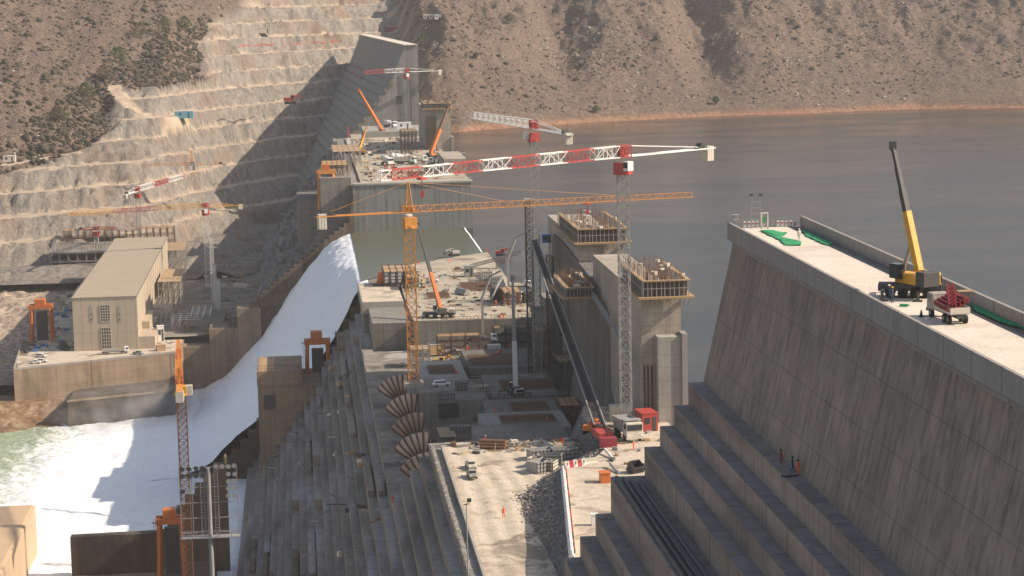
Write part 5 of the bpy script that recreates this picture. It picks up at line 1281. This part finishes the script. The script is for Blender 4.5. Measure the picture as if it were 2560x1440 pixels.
ords = ['first', 'second', 'third', 'fourth', 'fifth', 'sixth', 'seventh', 'eighth', 'ninth', 'tenth', 'eleventh', 'twelfth', 'thirteenth', 'fourteenth', 'fifteenth', 'sixteenth', 'seventeenth', 'eighteenth', 'nineteenth', 'twentieth', 'twenty-first', 'twenty-second', 'twenty-third', 'twenty-fourth', 'twenty-fifth', 'twenty-sixth', 'twenty-seventh', 'twenty-eighth']
pa, pb_ = P(1408, 1180, Z=11.55), P(1430, 1400, Z=11.55); nb_ = int((pb_-pa).length/2.5); dd = (pb_-pa).normalized()
for i in range(nb_): jersey(f'white barrier on the embankment edge, {ords[i]} from the red and white corner', pa+dd*(i*2.5+1.2), math.atan2(dd.y, dd.x)-math.pi/2+rr.uniform(-.06, .06), 'white', 2.35)
pa, pb_ = P(1412, 1170, Z=11.55), P(1494, 1158, Z=11.55)
for i in range(8):
    q = pa.lerp(pb_, (i+.5)/8); jersey(f'{"red" if i % 2 and i < 5 else "white" if i < 5 else "cream"} barrier across the ramp head, {ords[i]} from the embankment corner', q, R(97), ('white', 'red', 'white', 'red', 'white', 'cream', 'cream', 'cream')[i], .95, 'barriers across the ramp head')
# rough gear at the trench head
gs = container('small orange generator at the head of the pipe step', P(1512, 1205, Z=11.55), (2.0, 2.4, 2.0), 'orange', door=False, name='generator', cat='generator', grp=None)
formbox('black steel hopper tipped over at the head of the pipe step', P(1585, 1180, Z=11.55), (2.6, 2.2, 2.2), .5, 'dark', 'hopper', None, .5)
for i, (px, py) in enumerate([(1535, 1150), (1548, 1185)]):
    q = P(px, py, Z=11.6); b = MB(q)
    b.beam(q, q+Vector((-1.0, 7, .9)), .25, .6); tag(b.build('steel_channel', M['white' if i == 0 else 'steel']), ('white', 'grey')[i]+' steel channel lying beside the cream dump truck', 'steel channel')
container('small white tank on the step corner above the yard', P(1486, 1312, Z=11.6), (1.2, 1.2, 2.0), 'white', door=False, name='tank', cat='tank', grp=None)
# embankment mat strips
b = MB()
# lamp post on the yard edge
q = P(1170, 1440, Y=362); lp = empty('lamp_post', (q.x, 362, -5), label='tall thin lamp post rising past the yard edge wall', cat='lamp post'); zt = P(1170, 1262, Y=362).z
MB(lp.location).tube((q.x, 362, -5), (q.x, 362, zt), .14, 8, .09).build('pole', M['steel'], lp)
b = MB(lp.location); b.beam((q.x-.5, 362, zt), (q.x+.6, 362, zt+.2), .12); b.box(q.x+.5, 362, zt+.8, .7, .6, .6); b.beam((q.x, 362, zt), (q.x+.4, 362, zt+1.0), .1); b.build('lamp_head', M['dark'], lp)

# ================================================================== light rack, foreground left
YR = 300; A_ = lambda px, py: P(px, py, Y=YR)
q = A_(527, 1345); lr = empty('light_rack', (q.x, YR, -40), label='big steel rack of round floodlights on a green pole before the foam', cat='light rack'); W = lr.location
MB(W).tube((q.x, YR, -40), (q.x, YR, A_(527, 1170).z), .42, 12, .3).build('pole', M['steel'], lr)
x0, x1 = A_(451, 1250).x, A_(594, 1250).x; zb_, zt_ = A_(520, 1343).z, A_(520, 1168).z
b = MB(W)
for x in (x0, x0+(x1-x0)*.21, x0+(x1-x0)*.42, x0+(x1-x0)*.66, x1): b.beam((x, YR, zb_), (x, YR, zt_), .09)
for t in (0, .28, .5, .72, .93): b.beam((x0, YR, zt_-(zt_-zb_)*t), (x1, YR, zt_-(zt_-zb_)*t), .09)
for x in (x0+(x1-x0)*.36, x0+(x1-x0)*.6):
    for k in range(22): b.beam((x, YR-.1, zb_+k*.45), (x+.55, YR-.1, zb_+k*.45), .04)
    for dx in (0, .55): b.beam((x+dx, YR-.1, zb_), (x+dx, YR-.1, zt_+.2), .06)
b.build('frame', M['steel'], lr)
b = MB(W); b.box((x0+x1)/2, YR+.2, zb_, x1-x0+.3, 1.5, .12)
for z in (.5, 1.0): b.beam((x0-.1, YR-.5, zb_+z), (x1+.1, YR-.5, zb_+z), .06)
for i in range(9): x = x0+(x1-x0)*i/8; b.beam((x, YR-.5, zb_), (x, YR-.5, zb_+1.1), .06)
b.build('platform', M['steel'], lr)
for (px, py, dk) in [(455, 1172, 1), (472, 1172, 1), (490, 1170, 1), (506, 1169, 1), (540, 1165, 0), (555, 1165, 0), (571, 1165, 0), (585, 1163, 0), (455, 1190, 1), (473, 1190, 1), (490, 1189, 1), (507, 1188, 1), (457, 1228, 1), (474, 1228, 0),
                    (571, 1184, 0), (587, 1184, 0), (571, 1202, 0), (585, 1201, 0), (571, 1220, 0), (587, 1218, 0), (571, 1238, 0), (587, 1238, 0)]:
    q = A_(px, py); b = MB(W); b.tube((q.x, YR-.35, q.z), (q.x, YR+.25, q.z), .34, 12, .2); b.build('lamp', M['dark' if dk else 'steel'], lr)
# ================================================================== loose site clutter (offcuts, rubble, cable) that nobody could count
def debris(label, region, z, n, seed, mats=('timber', 'steel', 'rebar', 'dark', 'cream'), s=1.0):
    r = random.Random(seed); x0, x1, y0, y1 = region; b = MB()
    for _ in range(n):
        x, y = r.uniform(x0, x1), r.uniform(y0, y1); b.mi = r.randrange(len(mats)); a = r.random()*3.1; k = r.random()
        zz = z(x, y) if callable(z) else z
        if k < .4: L = r.uniform(1, 4.5)*s; b.box(x, y, zz+.12, L, r.uniform(.12, .4), r.uniform(.1, .3), a)
        elif k < .75: b.box(x, y, zz+.2, r.uniform(.5, 2.2)*s, r.uniform(.4, 1.5)*s, r.uniform(.3, 1.1)*s, a)
        elif k < .9: L = r.uniform(1, 4)*s; b.tube((x, y, zz+.2), (x+L*math.cos(a), y+L*math.sin(a), zz+.2), r.uniform(.08, .2), 6)
        else: b.beam((x, y, zz), (x+r.uniform(-.3, .3), y, zz+r.uniform(1, 2.6)*s), .1)
    return tag(b.build('debris', [M[m_] for m_ in mats], None), label, 'debris', kind='stuff')
debris('offcuts, boards and cable scattered over the dusty deck', (40, 76, 716, 850), .55, 260, 1)
debris('boards, props and bars littering the shaded pit lifts', (30, 77, 487, 708), -8.6, 420, 2, s=1.2)
debris('scrap along the back edge of the sandy yard', (31, 70, 470, 484), 7.2, 110, 3)
debris('boards and bars left on the dark lower steps', (-14, 16, 486, 756), lambda x, y: -9.1-3*math.ceil((18.6-x)/2.2)+3 if x < 18 else -9.1, 60, 4, s=1.2)
debris('clutter on the far working deck', (30, 77, 1006, 1310), 22.0, 330, 5, s=1.5)
debris('pipes and boards along the powerhouse wall', (-75, -58, 985, 1210), -47.9, 230, 6, ('timber', 'steel', 'cream', 'white', 'dark'), 1.5)
debris('clutter on the shaded apron between powerhouse and dam', (-54, 0, 1010, 1300), -44.5, 260, 7, s=1.6)
debris('clutter in the shade beside the powerhouse', (-126, -106, 975, 1180), -47.6, 140, 8, ('dark', 'steel', 'blue', 'cream'), 1.6)
debris('small stuff on the upper yard by the crane foot', (60, 79, 385, 478), 11.55, 70, 9)

def P_(px, py, z): return P(px, py, Z=z)
# ---- machines on the pit lifts
for (px, py, z, s, rz, mt_, lb_) in [
    (1110, 1010, -3, (5.2, 4, 3.4), .1, 'steel', 'grey steel hopper on the lift beside the amber crane foot'), (1120, 1042, -3, (5.5, 4, 3.2), .05, 'dark', 'dark steel hopper behind the front penstock bend'),
    (1200, 990, -4.8, (4.4, 3.4, 3.0), .3, 'cream', 'cream steel shutter box, upper of two on the middle lifts'), (1150, 975, -3, (3.4, 3, 2.4), .2, 'steel', 'small grey shutter box between the jeep and the middle lifts'),
    (1150, 1075, .2, (5, 2.2, 1.2), -.1, 'steel', 'low steel tray on the pale lift'), (1242, 720, .6, (4.4, 3.6, 4.2), .1, 'steel', 'tall steel shutter box on the deck, farther of two'),
    (1243, 752, .6, (4.6, 3.8, 4.2), .05, 'dark', 'tall dark shutter box on the deck, nearer of two'), (1216, 700, .6, (3.6, 3, 3.6), .1, 'cream', 'cream shutter box on the deck by the belt conveyors'), (1320, 755, .6, (3.4, 3, 3.4), .2, 'dark', 'dark shutter box at the deck edge near the support columns')]:
    formbox(lb_, P_(px, py, z), s, rz, mt_)
put_pickup(P_(1104, 966, 1.1), R(95), 'white off-road car beside the amber crane foot', 'white', True)
def excavator(label, loc, rz, mat='yellow', arm=1.0, s=1.0, name='excavator'):
    r = empty(name, loc, rz, label, name.replace('_', ' '), 'earth moving machines'); r.scale = (s,)*3
    for x in (-1.1, 1.1):
        MB().prism([(-.3+x, .05), (-.3+x, .9), (.3+x, .9), (.3+x, .05)], -2, 2).build('track', M['black'], r, bevel=.2)
    MB().box(0, .5, 1.7, 2.5, 3.4, 1.2).build('body', M[mat], r, bevel=.1)
    c = MB().box(-.75, -.9, 2.3, 1.0, 1.5, 1.8).build('cab', M[mat], r, bevel=.08); MB().box(-.75, -1.0, 2.5, 1.06, 1.2, .9).build('window', M['glass'], c)
    b = MB(); b.beam((.4, -1, 1.8), (.4, -3.6*arm, 4.4*arm), .5, .6); b.beam((.4, -3.6*arm, 4.4*arm), (.4, -6*arm, 2.2), .38, .45); b.build('arm', M[mat], r)
    MB().box(.4, -6*arm, 1.5, 1.0, .9, 1.1).build('bucket', M['dark'], r); return r
excavator('yellow excavator in the shade of the pit beside a red frame', P_(1100, 916, -8.6), 1.2, 'yellow', .8)
excavator('orange excavator in front of the deck face', P_(1236, 905, -8.6), 2.2, 'orange', .8)
excavator('red excavator by the water edge at the far corner of the deck', P_(1252, 640, .6), 1.4, 'red', .7)
excavator('orange excavator on the edge of the upper yard beside the conveyor foot', P_(1478, 1085, 11.55), 2.6, 'orange', .7)
excavator('small red excavator on a hillside bench', P_(726, 260, 48), 1.5, 'red', .7, 1.6)
excavator('grey excavator on the far side of the deck beside the belt conveyor', P_(1135, 640, .6), -1.2, 'steel', .7)
container('cream plank-sided hut on the back lifts of the pit', P_(1090, 885, -8.6), (5, 4, 3.4), 'timber', .2, 'cream', door=False)
container('pale tank box at the foot of the deck face', P_(1235, 880, -8.6), (4, 3, 2.4), 'white', .1, door=False, name='tank', cat='tank')
# rusty lifting gear heap on the square platform
q = P_(952, 712, 1.2); hk = empty('lifting_tackle', q, label='rusty orange lifting tackle standing on the square concrete platform', cat='tackle'); b = MB()
for i in range(9): a = i*.7; b.beam((1.6*math.cos(a), 1.5*math.sin(a), 0), (.5*math.cos(a+.6), .5*math.sin(a+.6), 4.6+.5*math.sin(i*2)), .38)
b.box(0, 0, 2.2, 2.0, 1.8, 2.6, .4); b.build('hooks', M['orange'], hk); MB().box(.2, -1.5, .3, 6.5, 3, .5).build('tray', M['dark'], hk)
# dark staging behind the platform
g0 = P_(975, 700, -6); frame_tower('steel_staging', 'dark steel staging with a boarded top in the water beside the square platform', (g0.x, 806, -2), 10, 20, 8.5, 4, 2, 2, 'dark', .3, 'staging', None, 'timber')
frame_tower('scaffold', 'timber topped scaffold on the far grey stub wall', (16.5, 1030, 24.5), 12, 30, 5, 5, 3, 2, 'rust', .25)
frame_tower('scaffold', 'pipe scaffold crowded on the far deck edge by the orange crane', (24, 1120, 22), 14, 50, 8, 5, 4, 3, 'steel', .25)
frame_tower('scaffold', 'tall shaded scaffold between the far deck and the far intake tower', (60, 1190, 22), 8, 24, 12, 4, 3, 4, 'dark', .28)
container('white site cabin below the tall far dam block', P_(1010, 322, 24.5), (9, 5, 4), 'white')
container('grey hut beside the low intake stub', P_(1150, 402, 22.1), (6, 4, 4), 'steel')
# ---- far deck traffic
for (px, py, kd, rz, lb_) in [(968, 412, 'mixer', 20, 'white concrete mixer at the near edge of the far deck beside two red stands'), (1000, 405, 'mixer', 100, 'white concrete mixer in the row on the far deck, nearest the mixer with red stands'), (1014, 410, 'dump', 70, 'grey dump truck in the middle of the row on the far deck'),
                              (1042, 408, 'pump', 95, 'white pump truck parked on the far deck under the red crane jib'), (1100, 412, 'mixer', 250, 'white concrete mixer beside the low intake stub'), (975, 318, 'mixer', 40, 'white concrete mixer below the tall far dam block')]:
    z = 22.1 if py > 340 else 24.6; put_truck(kd, P_(px, py, z), R(rz), lb_, 'white', 8.5, 2.6, 1.25)
for (px, py, lb_) in [(965, 430, 'red stand at the near edge of the far deck, beside the mixer'), (983, 428, 'second red stand at the near edge of the far deck')]:
    q = P_(px, py, 22.3); r = empty('red_stand', q, label=lb_, cat='stand', group='red stands'); b = MB(); b.lattice((0, 0, 0), (0, 0, 3.2), 1.4, 2, .3, .2); b.build('frame', M['red'], r); MB().box(0, 0, 3.4, 1.6, 1.6, .4).build('head', M['red'], r)
# ---- deck traffic
put_truck('flatbed', P_(1300, 722, .7), R(95), 'white flatbed truck parked by the inclined conveyor on the deck', 'white', 8, 2.5)
put_pickup(P_(1080, 706, .7), R(80), 'white pickup on the shaded part of the dusty deck')
# ---- powerhouse yard
for (px, py, rz, van, lb_) in [(103, 893, 60, True, 'white van at the corner of the powerhouse platform, nearer the building'), (104, 906, 80, True, 'white van at the platform corner, nearer the river'), (88, 909, 85, False, 'white pickup at the very corner of the platform')]:
    put_pickup(P_(px, py, -47.9), R(rz), lb_, 'white', van)
put_truck('pump', P_(288, 884, -47.9), R(97), 'long white truck parked in front of the powerhouse wall', 'white', 12, 2.6)
put_pickup(P_(345, 886, -47.9), R(60), 'grey pickup beside the powerhouse corner', 'steel')
put_truck('flatbed', P_(24, 812, -64), R(100), 'white lorry on the low road beneath the rock cut', 'white', 12, 2.8)
for i, (px, py, s, mt_, lb_) in enumerate([(366, 868, (4.5, 4, 3), 'white', 'white cabin at the front foot of the powerhouse side wall'), (372, 838, (4.5, 4, 3.2), 'cream', 'cream cabin second from the front along the powerhouse side wall'), (378, 812, (5, 4, 3.4), 'white', 'white cabin third from the front along the powerhouse side wall'),
                                            (392, 790, (6, 5, 4.6), 'cream', 'cream shed with a sunlit roof beside the powerhouse'), (402, 852, (3, 3, 7), 'white', 'tall white stair cabin beside the powerhouse annexe'), (402, 876, (4, 3, 2.4), 'timber', 'stack of timber at the corner of the powerhouse annexe')]):
    container(lb_, P_(px, py, -47.9), s, mt_, .05*i, door=i % 2 == 0)
for (px, py, sx, sy, sz, nx, ny, nz, lb_) in [(432, 760, 11, 50, 15, 4, 8, 4, 'tan pipe scaffold running beside the powerhouse side wall'), (440, 690, 12, 40, 17, 4, 5, 4, 'scaffold with boarded orange top behind the powerhouse side wall'), (412, 800, 7, 26, 9, 3, 4, 3, 'low sunlit scaffold near the cream shed'),
                                             (470, 822, 14, 20, 6, 4, 3, 1, 'white steel beam grid on the abutment deck'), (505, 815, 9, 24, 8, 3, 4, 3, 'white stair tower frame next to the chute wall')]:
    frame_tower('scaffold', lb_, P_(px, py, -47.9), sx, sy, sz, nx, ny, nz, 'cream' if 'tan' in lb_ or 'sunlit' in lb_ else 'steel' if 'white' not in lb_ else 'white', .22, deck='timber' if 'boarded' in lb_ or 'tan' in lb_ else None)
block(-56, -38, 1012, 1050, -60, -42, 'grey', 'grey machine foundation behind the tan abutment blocks', grp=None, name='foundation')
for (px, Y, pt, lb_) in ((541, 1075, 662, 'white lattice mast, shorter of the pair on the apron'), (549, 1060, 700, 'white lattice mast, nearer of the pair on the apron'), (536, 1100, 590, 'thin white lattice mast standing behind the pair on the apron')):
    q = P(px, 800, Y=Y); q.z = -46; zt = P(px, pt, Y=Y).z; r = empty('lattice_mast', q, label=lb_, cat='mast', group='white masts on the apron'); MB(q).lattice(q, (q.x, q.y, zt), 1.5, 24, .22, .12).build('frame', M['white'], r); MB(q).box(q.x, q.y, zt+.2, 1.8, 1.8, .3).build('head', M['steel'], r)
for i, (x_, lb_) in enumerate([(0, 'outer pale rail of the sloping stair beside the chute wall'), (2.2, 'inner pale rail of the sloping stair beside the chute wall')]):
    a, c = P(602, 802, Y=1000), P(692, 664, Y=1030); b = MB(a); b.beam(a+Vector((x_, 0, 0)), c+Vector((x_, 0, 0)), .35, .6); tag(b.build('stair_rail', M['lightgrey']), lb_, 'rail', 'stair rails beside the chute')
# unfinished frame behind the powerhouse
u0, u1 = P(160, 642, Z=-45.6), P(300, 642, Z=-45.6); uf = empty('unfinished_building', ((u0.x+u1.x)/2, 1300, -45.6), label='dark unfinished two storey concrete frame behind the powerhouse', cat='building'); W = uf.location
z0 = -45.6; b = MB(W)
xx0, xx1 = u0.x, u1.x+22
for k in range(12):
    x = xx0+(xx1-xx0)*k/11; b.bx(x-.5, x+.5, 1250, 1251, z0, z0+10.5)
b.build('columns', M['grey'], uf)
for k in range(3): MB(W).bx(xx0-1, xx1+1, 1249.5+k*.01, 1300, z0+k*5, z0+k*5+.9).build('floor_slab', M['grey'], uf)
MB(W).bx(xx0, xx1, 1262, 1299, z0+.9, z0+9.9).build('back_wall', M['darkwall'], uf)
b = MB(W)
for _ in range(240): x = rr.uniform(xx0, xx1); y = rr.uniform(1250, 1298); b.beam((x, y, z0+10.5), (x, y, z0+10.9+rr.uniform(.6, 3)), .14)
tag(b.build('rebar', M['rebar'], uf), kind='stuff')
frame_tower('scaffold', 'rust brown scaffold deck above the unfinished frame', ((xx0+xx1)/2+6, 1315, z0), 66, 12, 17, 16, 2, 4, 'rust', .3)
# ---- more work in the pit and on the decks
def mat_grid(label, loc, sx, sy, rz=0, h=.4):
    r = empty('rebar_mat', loc, rz, label, 'rebar mat', 'reinforcement mats'); b = MB()
    for k in range(2):
        for i in range(int(sx/.8)+1): b.beam((-sx/2+i*.8, -sy/2, h*k+.15), (-sx/2+i*.8, sy/2, h*k+.15), .08)
        for j in range(int(sy/.8)+1): b.beam((-sx/2, -sy/2+j*.8, h*k+.2), (sx/2, -sy/2+j*.8, h*k+.2), .08)
    tag(b.build('bars', M['rebar'], r), kind='stuff'); MB().box(0, 0, .05, sx*.9, .3, .1).build('bearer', M['timber'], r)
for (x, y, z, sx, sy, lb_) in [(58, 668, -6, 14, 18, 'rust brown rebar mat on the broad lift at the back of the pit'), (41, 650, -5.4, 8, 14, 'small rebar mat on the pale lift beside the white boom'), (64, 617, -4.8, 16, 14, 'wide rebar mat on the dark lift behind the white boom crane'),
                               (60, 574, -3.2, 10, 12, 'rebar mat on the middle grey lift'), (56, 541, .2, 14, 10, 'rebar mat on the long pale lift behind the yard'), (64, 790, .7, 12, 20, 'rebar mat laid on the dusty deck by the inclined conveyor'), (48, 770, .7, 8, 14, 'rebar mat laid on the dusty deck left of the steel shutters'), (60, 1040, 22, 16, 24, 'rebar mat on the far deck edge')]:
    mat_grid(lb_, (x, y, z+.05), sx, sy)
for (x, y, z, sx, sy, sz, mt_, lb_) in [(72, 648, -6, 5, 10, 13, 'rust', 'tall brown scaffold against the intake wall at the back of the pit'), (73, 605, -4.8, 4, 16, 10, 'dark', 'dark scaffold against the intake wall behind the conveyor'), (70, 570, -9, 5, 12, 8, 'rust', 'low brown scaffold at the foot of the intake wall'), (36, 680, -9, 6, 8, 6, 'steel', 'grey scaffold at the foot of the deck face beside the amber mast'),
                                        (50, 700, -9, 14, 5, 6.5, 'rust', 'brown scaffold along the foot of the deck face'), (68, 704, -9, 12, 4, 8, 'dark', 'dark scaffold along the deck face under the support columns'), (35, 540, -9, 4, 12, 7, 'steel', 'grey scaffold beside the third penstock bend'), (72, 745, .6, 6, 12, 5, 'rust', 'brown scaffold on the deck beside the support columns'), (40, 800, .6, 4, 30, 5, 'dark', 'dark shutter frame along the deck edge facing the square platform')]:
    frame_tower('scaffold', lb_, (x, y, z), sx, sy, sz, 3, 3, 3, mt_, .2)
def pipes(label, loc, n, L, rz, mat='steel', r0=.35):
    r = empty('pipe_stack', loc, rz, label, 'pipe stack', 'stacks of pipe')
    k = 0
    for row in range(3):
        for i in range(n-row): MB().tube((i*r0*2.05+row*r0, -L/2, r0+row*r0*1.75), (i*r0*2.05+row*r0, L/2, r0+row*r0*1.75), r0, 10).build('pipe', M[mat], r); k += 1
pipes('stack of grey pipes on the dusty deck behind the orange crane', P_(1150, 735, .8), 4, 8, .4); pipes('stack of rusty pipes at the sandy yard back edge', P_(1230, 1122, 7.3), 4, 6, 1.2, 'rust'); pipes('stack of dark pipes beside the powerhouse gantry', P_(150, 870, -47.8), 5, 9, .2, 'dark', .45)
pipes('stack of pale pipes on the shaded apron', P_(600, 720, -44), 4, 10, .9, 'cream', .4)
for i, (x, y, z) in enumerate([(46, 711.9, 0), (62, 711.9, 0)]):
    b = MB((x, y, z)); 
    for k in range(12): b.beam((x+k*1.3, y, z), (x+k*1.3, y, z+1.7), .12)
    for h in (.9, 1.6): b.beam((x, y, z+h), (x+14.3, y, z+h), .08)
    tag(b.build('guard_rail', M['rust']), ('rusty guard rail at the deck front behind the orange crane', 'rusty guard rail at the deck front below the steel shutters')[i], 'railing', 'guard rails along the deck front')
for i, (x, y, z, lb_) in enumerate([(52, 688, -6, 'worker in orange on the back lift of the pit'), (66, 690, -6, 'worker in orange by the dark scaffold under the deck face'), (45, 640, -5.4, 'worker in orange on the pale lift beside the white boom'), (58, 604, -4.8, 'worker in orange among the starter bars of the dark lift'), (50, 566, -3.2, 'worker in orange on the middle grey lift'),
                                    (60, 534, .2, 'worker in orange on the long pale lift'), (40, 481, 7.2, 'worker in orange by the scrap at the yard edge'), (57, 476, 7.2, 'worker in orange between the yard scrap and the shutter boxes'), (69, 448, 11.55, 'worker in orange beside the orange generator'), (46, 820, .7, 'worker in orange walking behind the belt conveyor'),
                                    (38, 1012, 22, 'worker in orange at the near left corner of the far deck'), (62, 1010, 22, 'worker in orange at the near edge of the far deck under the crane jib')]):
    person(lb_, Vector((x, y, z)), 'orangecloth', ('white', 'orange', 'red')[i % 3] if i % 3 < 2 else 'white', i*1.3, i % 3, 1.1)
# ---- hillside things
def hz(x, y): return float(terrain(np.array([float(x)]), np.array([float(y)]))[0][0])
def onhill(px, py, y0=1250, y1=2600):
    """first point of the terrain hit by the sight line"""
    Ys_ = np.arange(y0, y1, 1.5); d = CM.T @ np.array([(px-1280)/FOC, (720-py)/FOC, 1.0]); t = Ys_/d[1]
    X_, Z_ = CP[0]+t*d[0], CP[2]+t*d[2]; H_ = terrain(X_, Ys_)[0]; k = int(np.argmax(H_ >= Z_))
    return Vector((X_[k], Ys_[k], H_[k]))
for (px, py, s, mt_, rf_, lb_) in [(462, 303, (13, 6, 5), 'cyan', 'white', 'pale blue site building on the winding bench road'), (982, 78, (13, 6, 4.5), 'red_white', 'white', 'maroon hut with a white roof above the tall far block'), (1066, 50, (5, 4, 4.5), 'white', 'white', 'white cabin high on the hillside, first of three'),
                                  (1080, 50, (5, 4, 4.5), 'steel', 'white', 'grey cabin high on the hillside between two white ones'), (1094, 49, (5, 4, 4.5), 'white', 'white', 'white cabin high on the hillside, end of the three'), (650, 84, (26, 5, 4.5), 'cream', 'cream', 'long cream shed on the upper bench'), (24, 405, (8, 5, 4), 'cream', 'white', 'cream shed at the edge of the lowest natural slope')]:
    q = onhill(px, py)
    if mt_ == 'cyan': q.z += 1.6; q.y -= 5
    container(lb_, (q.x, q.y, q.z-.5), s, mt_, 0, rf_)
q = onhill(675, 90); r = empty('lamp_mast', q, label='thin grey lamp mast on the upper bench by the cream shed', cat='mast'); zt = P(675, 10, Y=q.y).z; MB(q).tube(q, (q.x, q.y, zt), .45, 8, .25).build('pole', M['steel'], r); MB(q).box(q.x, q.y, zt, 2, .6, .8).build('lamp_head', M['dark'], r)
def contour(label, px, py, xa, xb, mat, step=4):
    q = onhill(px, py); z0 = q.z; L = []
    for x in np.arange(xa, xb, step):
        ys = np.arange(q.y-160, q.y+220, 1.5); h = terrain(np.full_like(ys, x), ys)[0]; k = int(np.argmax(h > z0-.6)); L.append(Vector((x, ys[k]+1.5, h[k])))
    b = MB(L[0])
    for u, v in zip(L, L[1:]): b.beam(u+Vector((0, 0, 1.4)), v+Vector((0, 0, 1.4)), .25, .7); b.beam(u-Vector((0, 0, .5)), u+Vector((0, 0, 1.8)), .22)
    tag(b.build('fence', mat), label, 'fence')
contour('red and pink safety netting along an upper bench of the rock cut', 740, 114, -50, 42, M['red'])
contour('dark pipe railing along the bench above the powerhouse', 640, 300, -60, -5, M['dark'])
# ---- single trees
def tree(label, loc, h, w, col, seed, kind='tree'):
    r = empty('tree', loc, label=label, cat='tree', group='single trees on the slopes'); g = random.Random(seed); b = MB()
    b.tube((0, 0, -.5), (.1, .05, h*.55), .32, 7, .14)
    for k in range(6): a = g.random()*6.3; z = h*g.uniform(.3, .6); b.tube((0, 0, z), (math.cos(a)*w*.3, math.sin(a)*w*.3, z+h*.22), .12, 5, .04)
    b.build('trunk', paint('bark', (.10, .07, .05)), r); b = MB()
    for _ in range(420):
        a, t, rad = g.random()*6.3, g.random(), g.random()**.5; z = h*(.28+.72*t); e = w*.5*math.sin(math.pi*min(1, .12+t*.88))**.7*rad*(1+.25*math.sin(a*3))
        c = Vector((math.cos(a)*e, math.sin(a)*e, z)); s = g.uniform(.35, .8); u = Vector((g.gauss(0, 1), g.gauss(0, 1), g.gauss(0, 1))).normalized()*s; v = u.orthogonal().normalized()*s*g.uniform(.5, 1)
        b.add([c-u, c-v, c+u, c+v], [(0, 1, 2, 3)])
    b.build('crown', col, r); return r
gl = earth('leaf_green', [(.3, (.03, .05, .018)), (.7, (.07, .095, .03))], .5, .2); ol = earth('leaf_olive', [(.3, (.06, .06, .03)), (.7, (.13, .11, .06))], .5, .2)
ts = [(1056, 124, 13, 10, gl, 'dense green tree beside the top of the tall far block'), (1190, 150, 6, 5, ol, 'small olive tree alone on the brown slope above the far intake tower'), (1275, 60, 9, 10, ol, 'broad olive tree in the middle of the brown slope'), (2350, 12, 10, 6, gl, 'lone green tree near the top of the picture above the lake'),
      (350, 100, 13, 14, ol, 'large olive tree at the head of the spur'), (410, 92, 14, 16, ol, 'widest olive tree on the spur ridge'), (462, 80, 12, 14, gl, 'green tree on the spur ridge nearest the cut rock'), (300, 160, 13, 14, gl, 'green tree half way down the spur'), (262, 205, 12, 13, ol, 'olive tree above the bend of the winding track'),
      (215, 250, 12, 13, gl, 'green tree on the lower spur'), (150, 310, 11, 12, ol, 'olive tree near the foot of the spur'), (1490, 285, 6, 6, ol, 'small olive tree just above the shore in the first gully'), (1790, 262, 7, 7, gl, 'dark tree in the mouth of the deep gully at the shore')]
for i, (px, py, h_, w_, c_, lb_) in enumerate(ts): q = onhill(px, py); tree(lb_, q, h_, w_, c_, 40+i)

# ================================================================== spray at the foot of the chute
def mist(c, s, dens):
    b = MB(c); b.ball(c, 1, s[0], s[1], s[2], 16, 10); m_ = bpy.data.materials.new('spray'); m_.use_nodes = True; n_ = m_.node_tree; n_.nodes.remove(n_.nodes['Principled BSDF'])
    v = n_.nodes.new('ShaderNodeVolumePrincipled'); v.inputs['Color'].default_value = (.97, .97, .97, 1)
    tc = n_.nodes.new('ShaderNodeTexCoord'); f = noise(n_, tc.outputs['Object'], .11, 5, .65, .5)
    ln = n_.nodes.new('ShaderNodeVectorMath'); ln.operation = 'LENGTH'; mp = n_.nodes.new('ShaderNodeMapping'); n_.links.new(tc.outputs['Object'], mp.inputs[0]); mp.inputs['Scale'].default_value = (1/s[0], 1/s[1], 1/s[2]); n_.links.new(mp.outputs[0], ln.inputs[0])
    fall = mathn(n_, 'MAXIMUM', mathn(n_, 'SUBTRACT', 1, ln.outputs['Value']), 0); d = mathn(n_, 'MULTIPLY', mathn(n_, 'MAXIMUM', mathn(n_, 'SUBTRACT', f, .40), 0), mathn(n_, 'MULTIPLY', fall, dens)); n_.links.new(d, v.inputs['Density'])
    n_.links.new(v.outputs[0], [k for k in n_.nodes if k.type == 'OUTPUT_MATERIAL'][0].inputs['Volume']); tag(b.build('spray_mist', m_), 'white spray drifting over the foam at the foot of the chute', 'mist', kind='stuff')
mist((-76, 925, -64), (40, 42, 9), .35)
# ================================================================== air
hb = MB(); hb.bx(-3000, 3000, -300, 5200, -101, 330)
hm = bpy.data.materials.new('haze_air'); hm.use_nodes = True; hn_ = hm.node_tree; hn_.nodes.remove(hn_.nodes['Principled BSDF'])
pv = hn_.nodes.new('ShaderNodeVolumePrincipled'); pv.inputs['Color'].default_value = (.93, .90, .86, 1); pv.inputs['Density'].default_value = .00008; pv.inputs['Anisotropy'].default_value = .2
hn_.links.new(pv.outputs[0], [n for n in hn_.nodes if n.type == 'OUTPUT_MATERIAL'][0].inputs['Volume'])
ho = hb.build('haze', hm); tag(ho, kind='stuff')
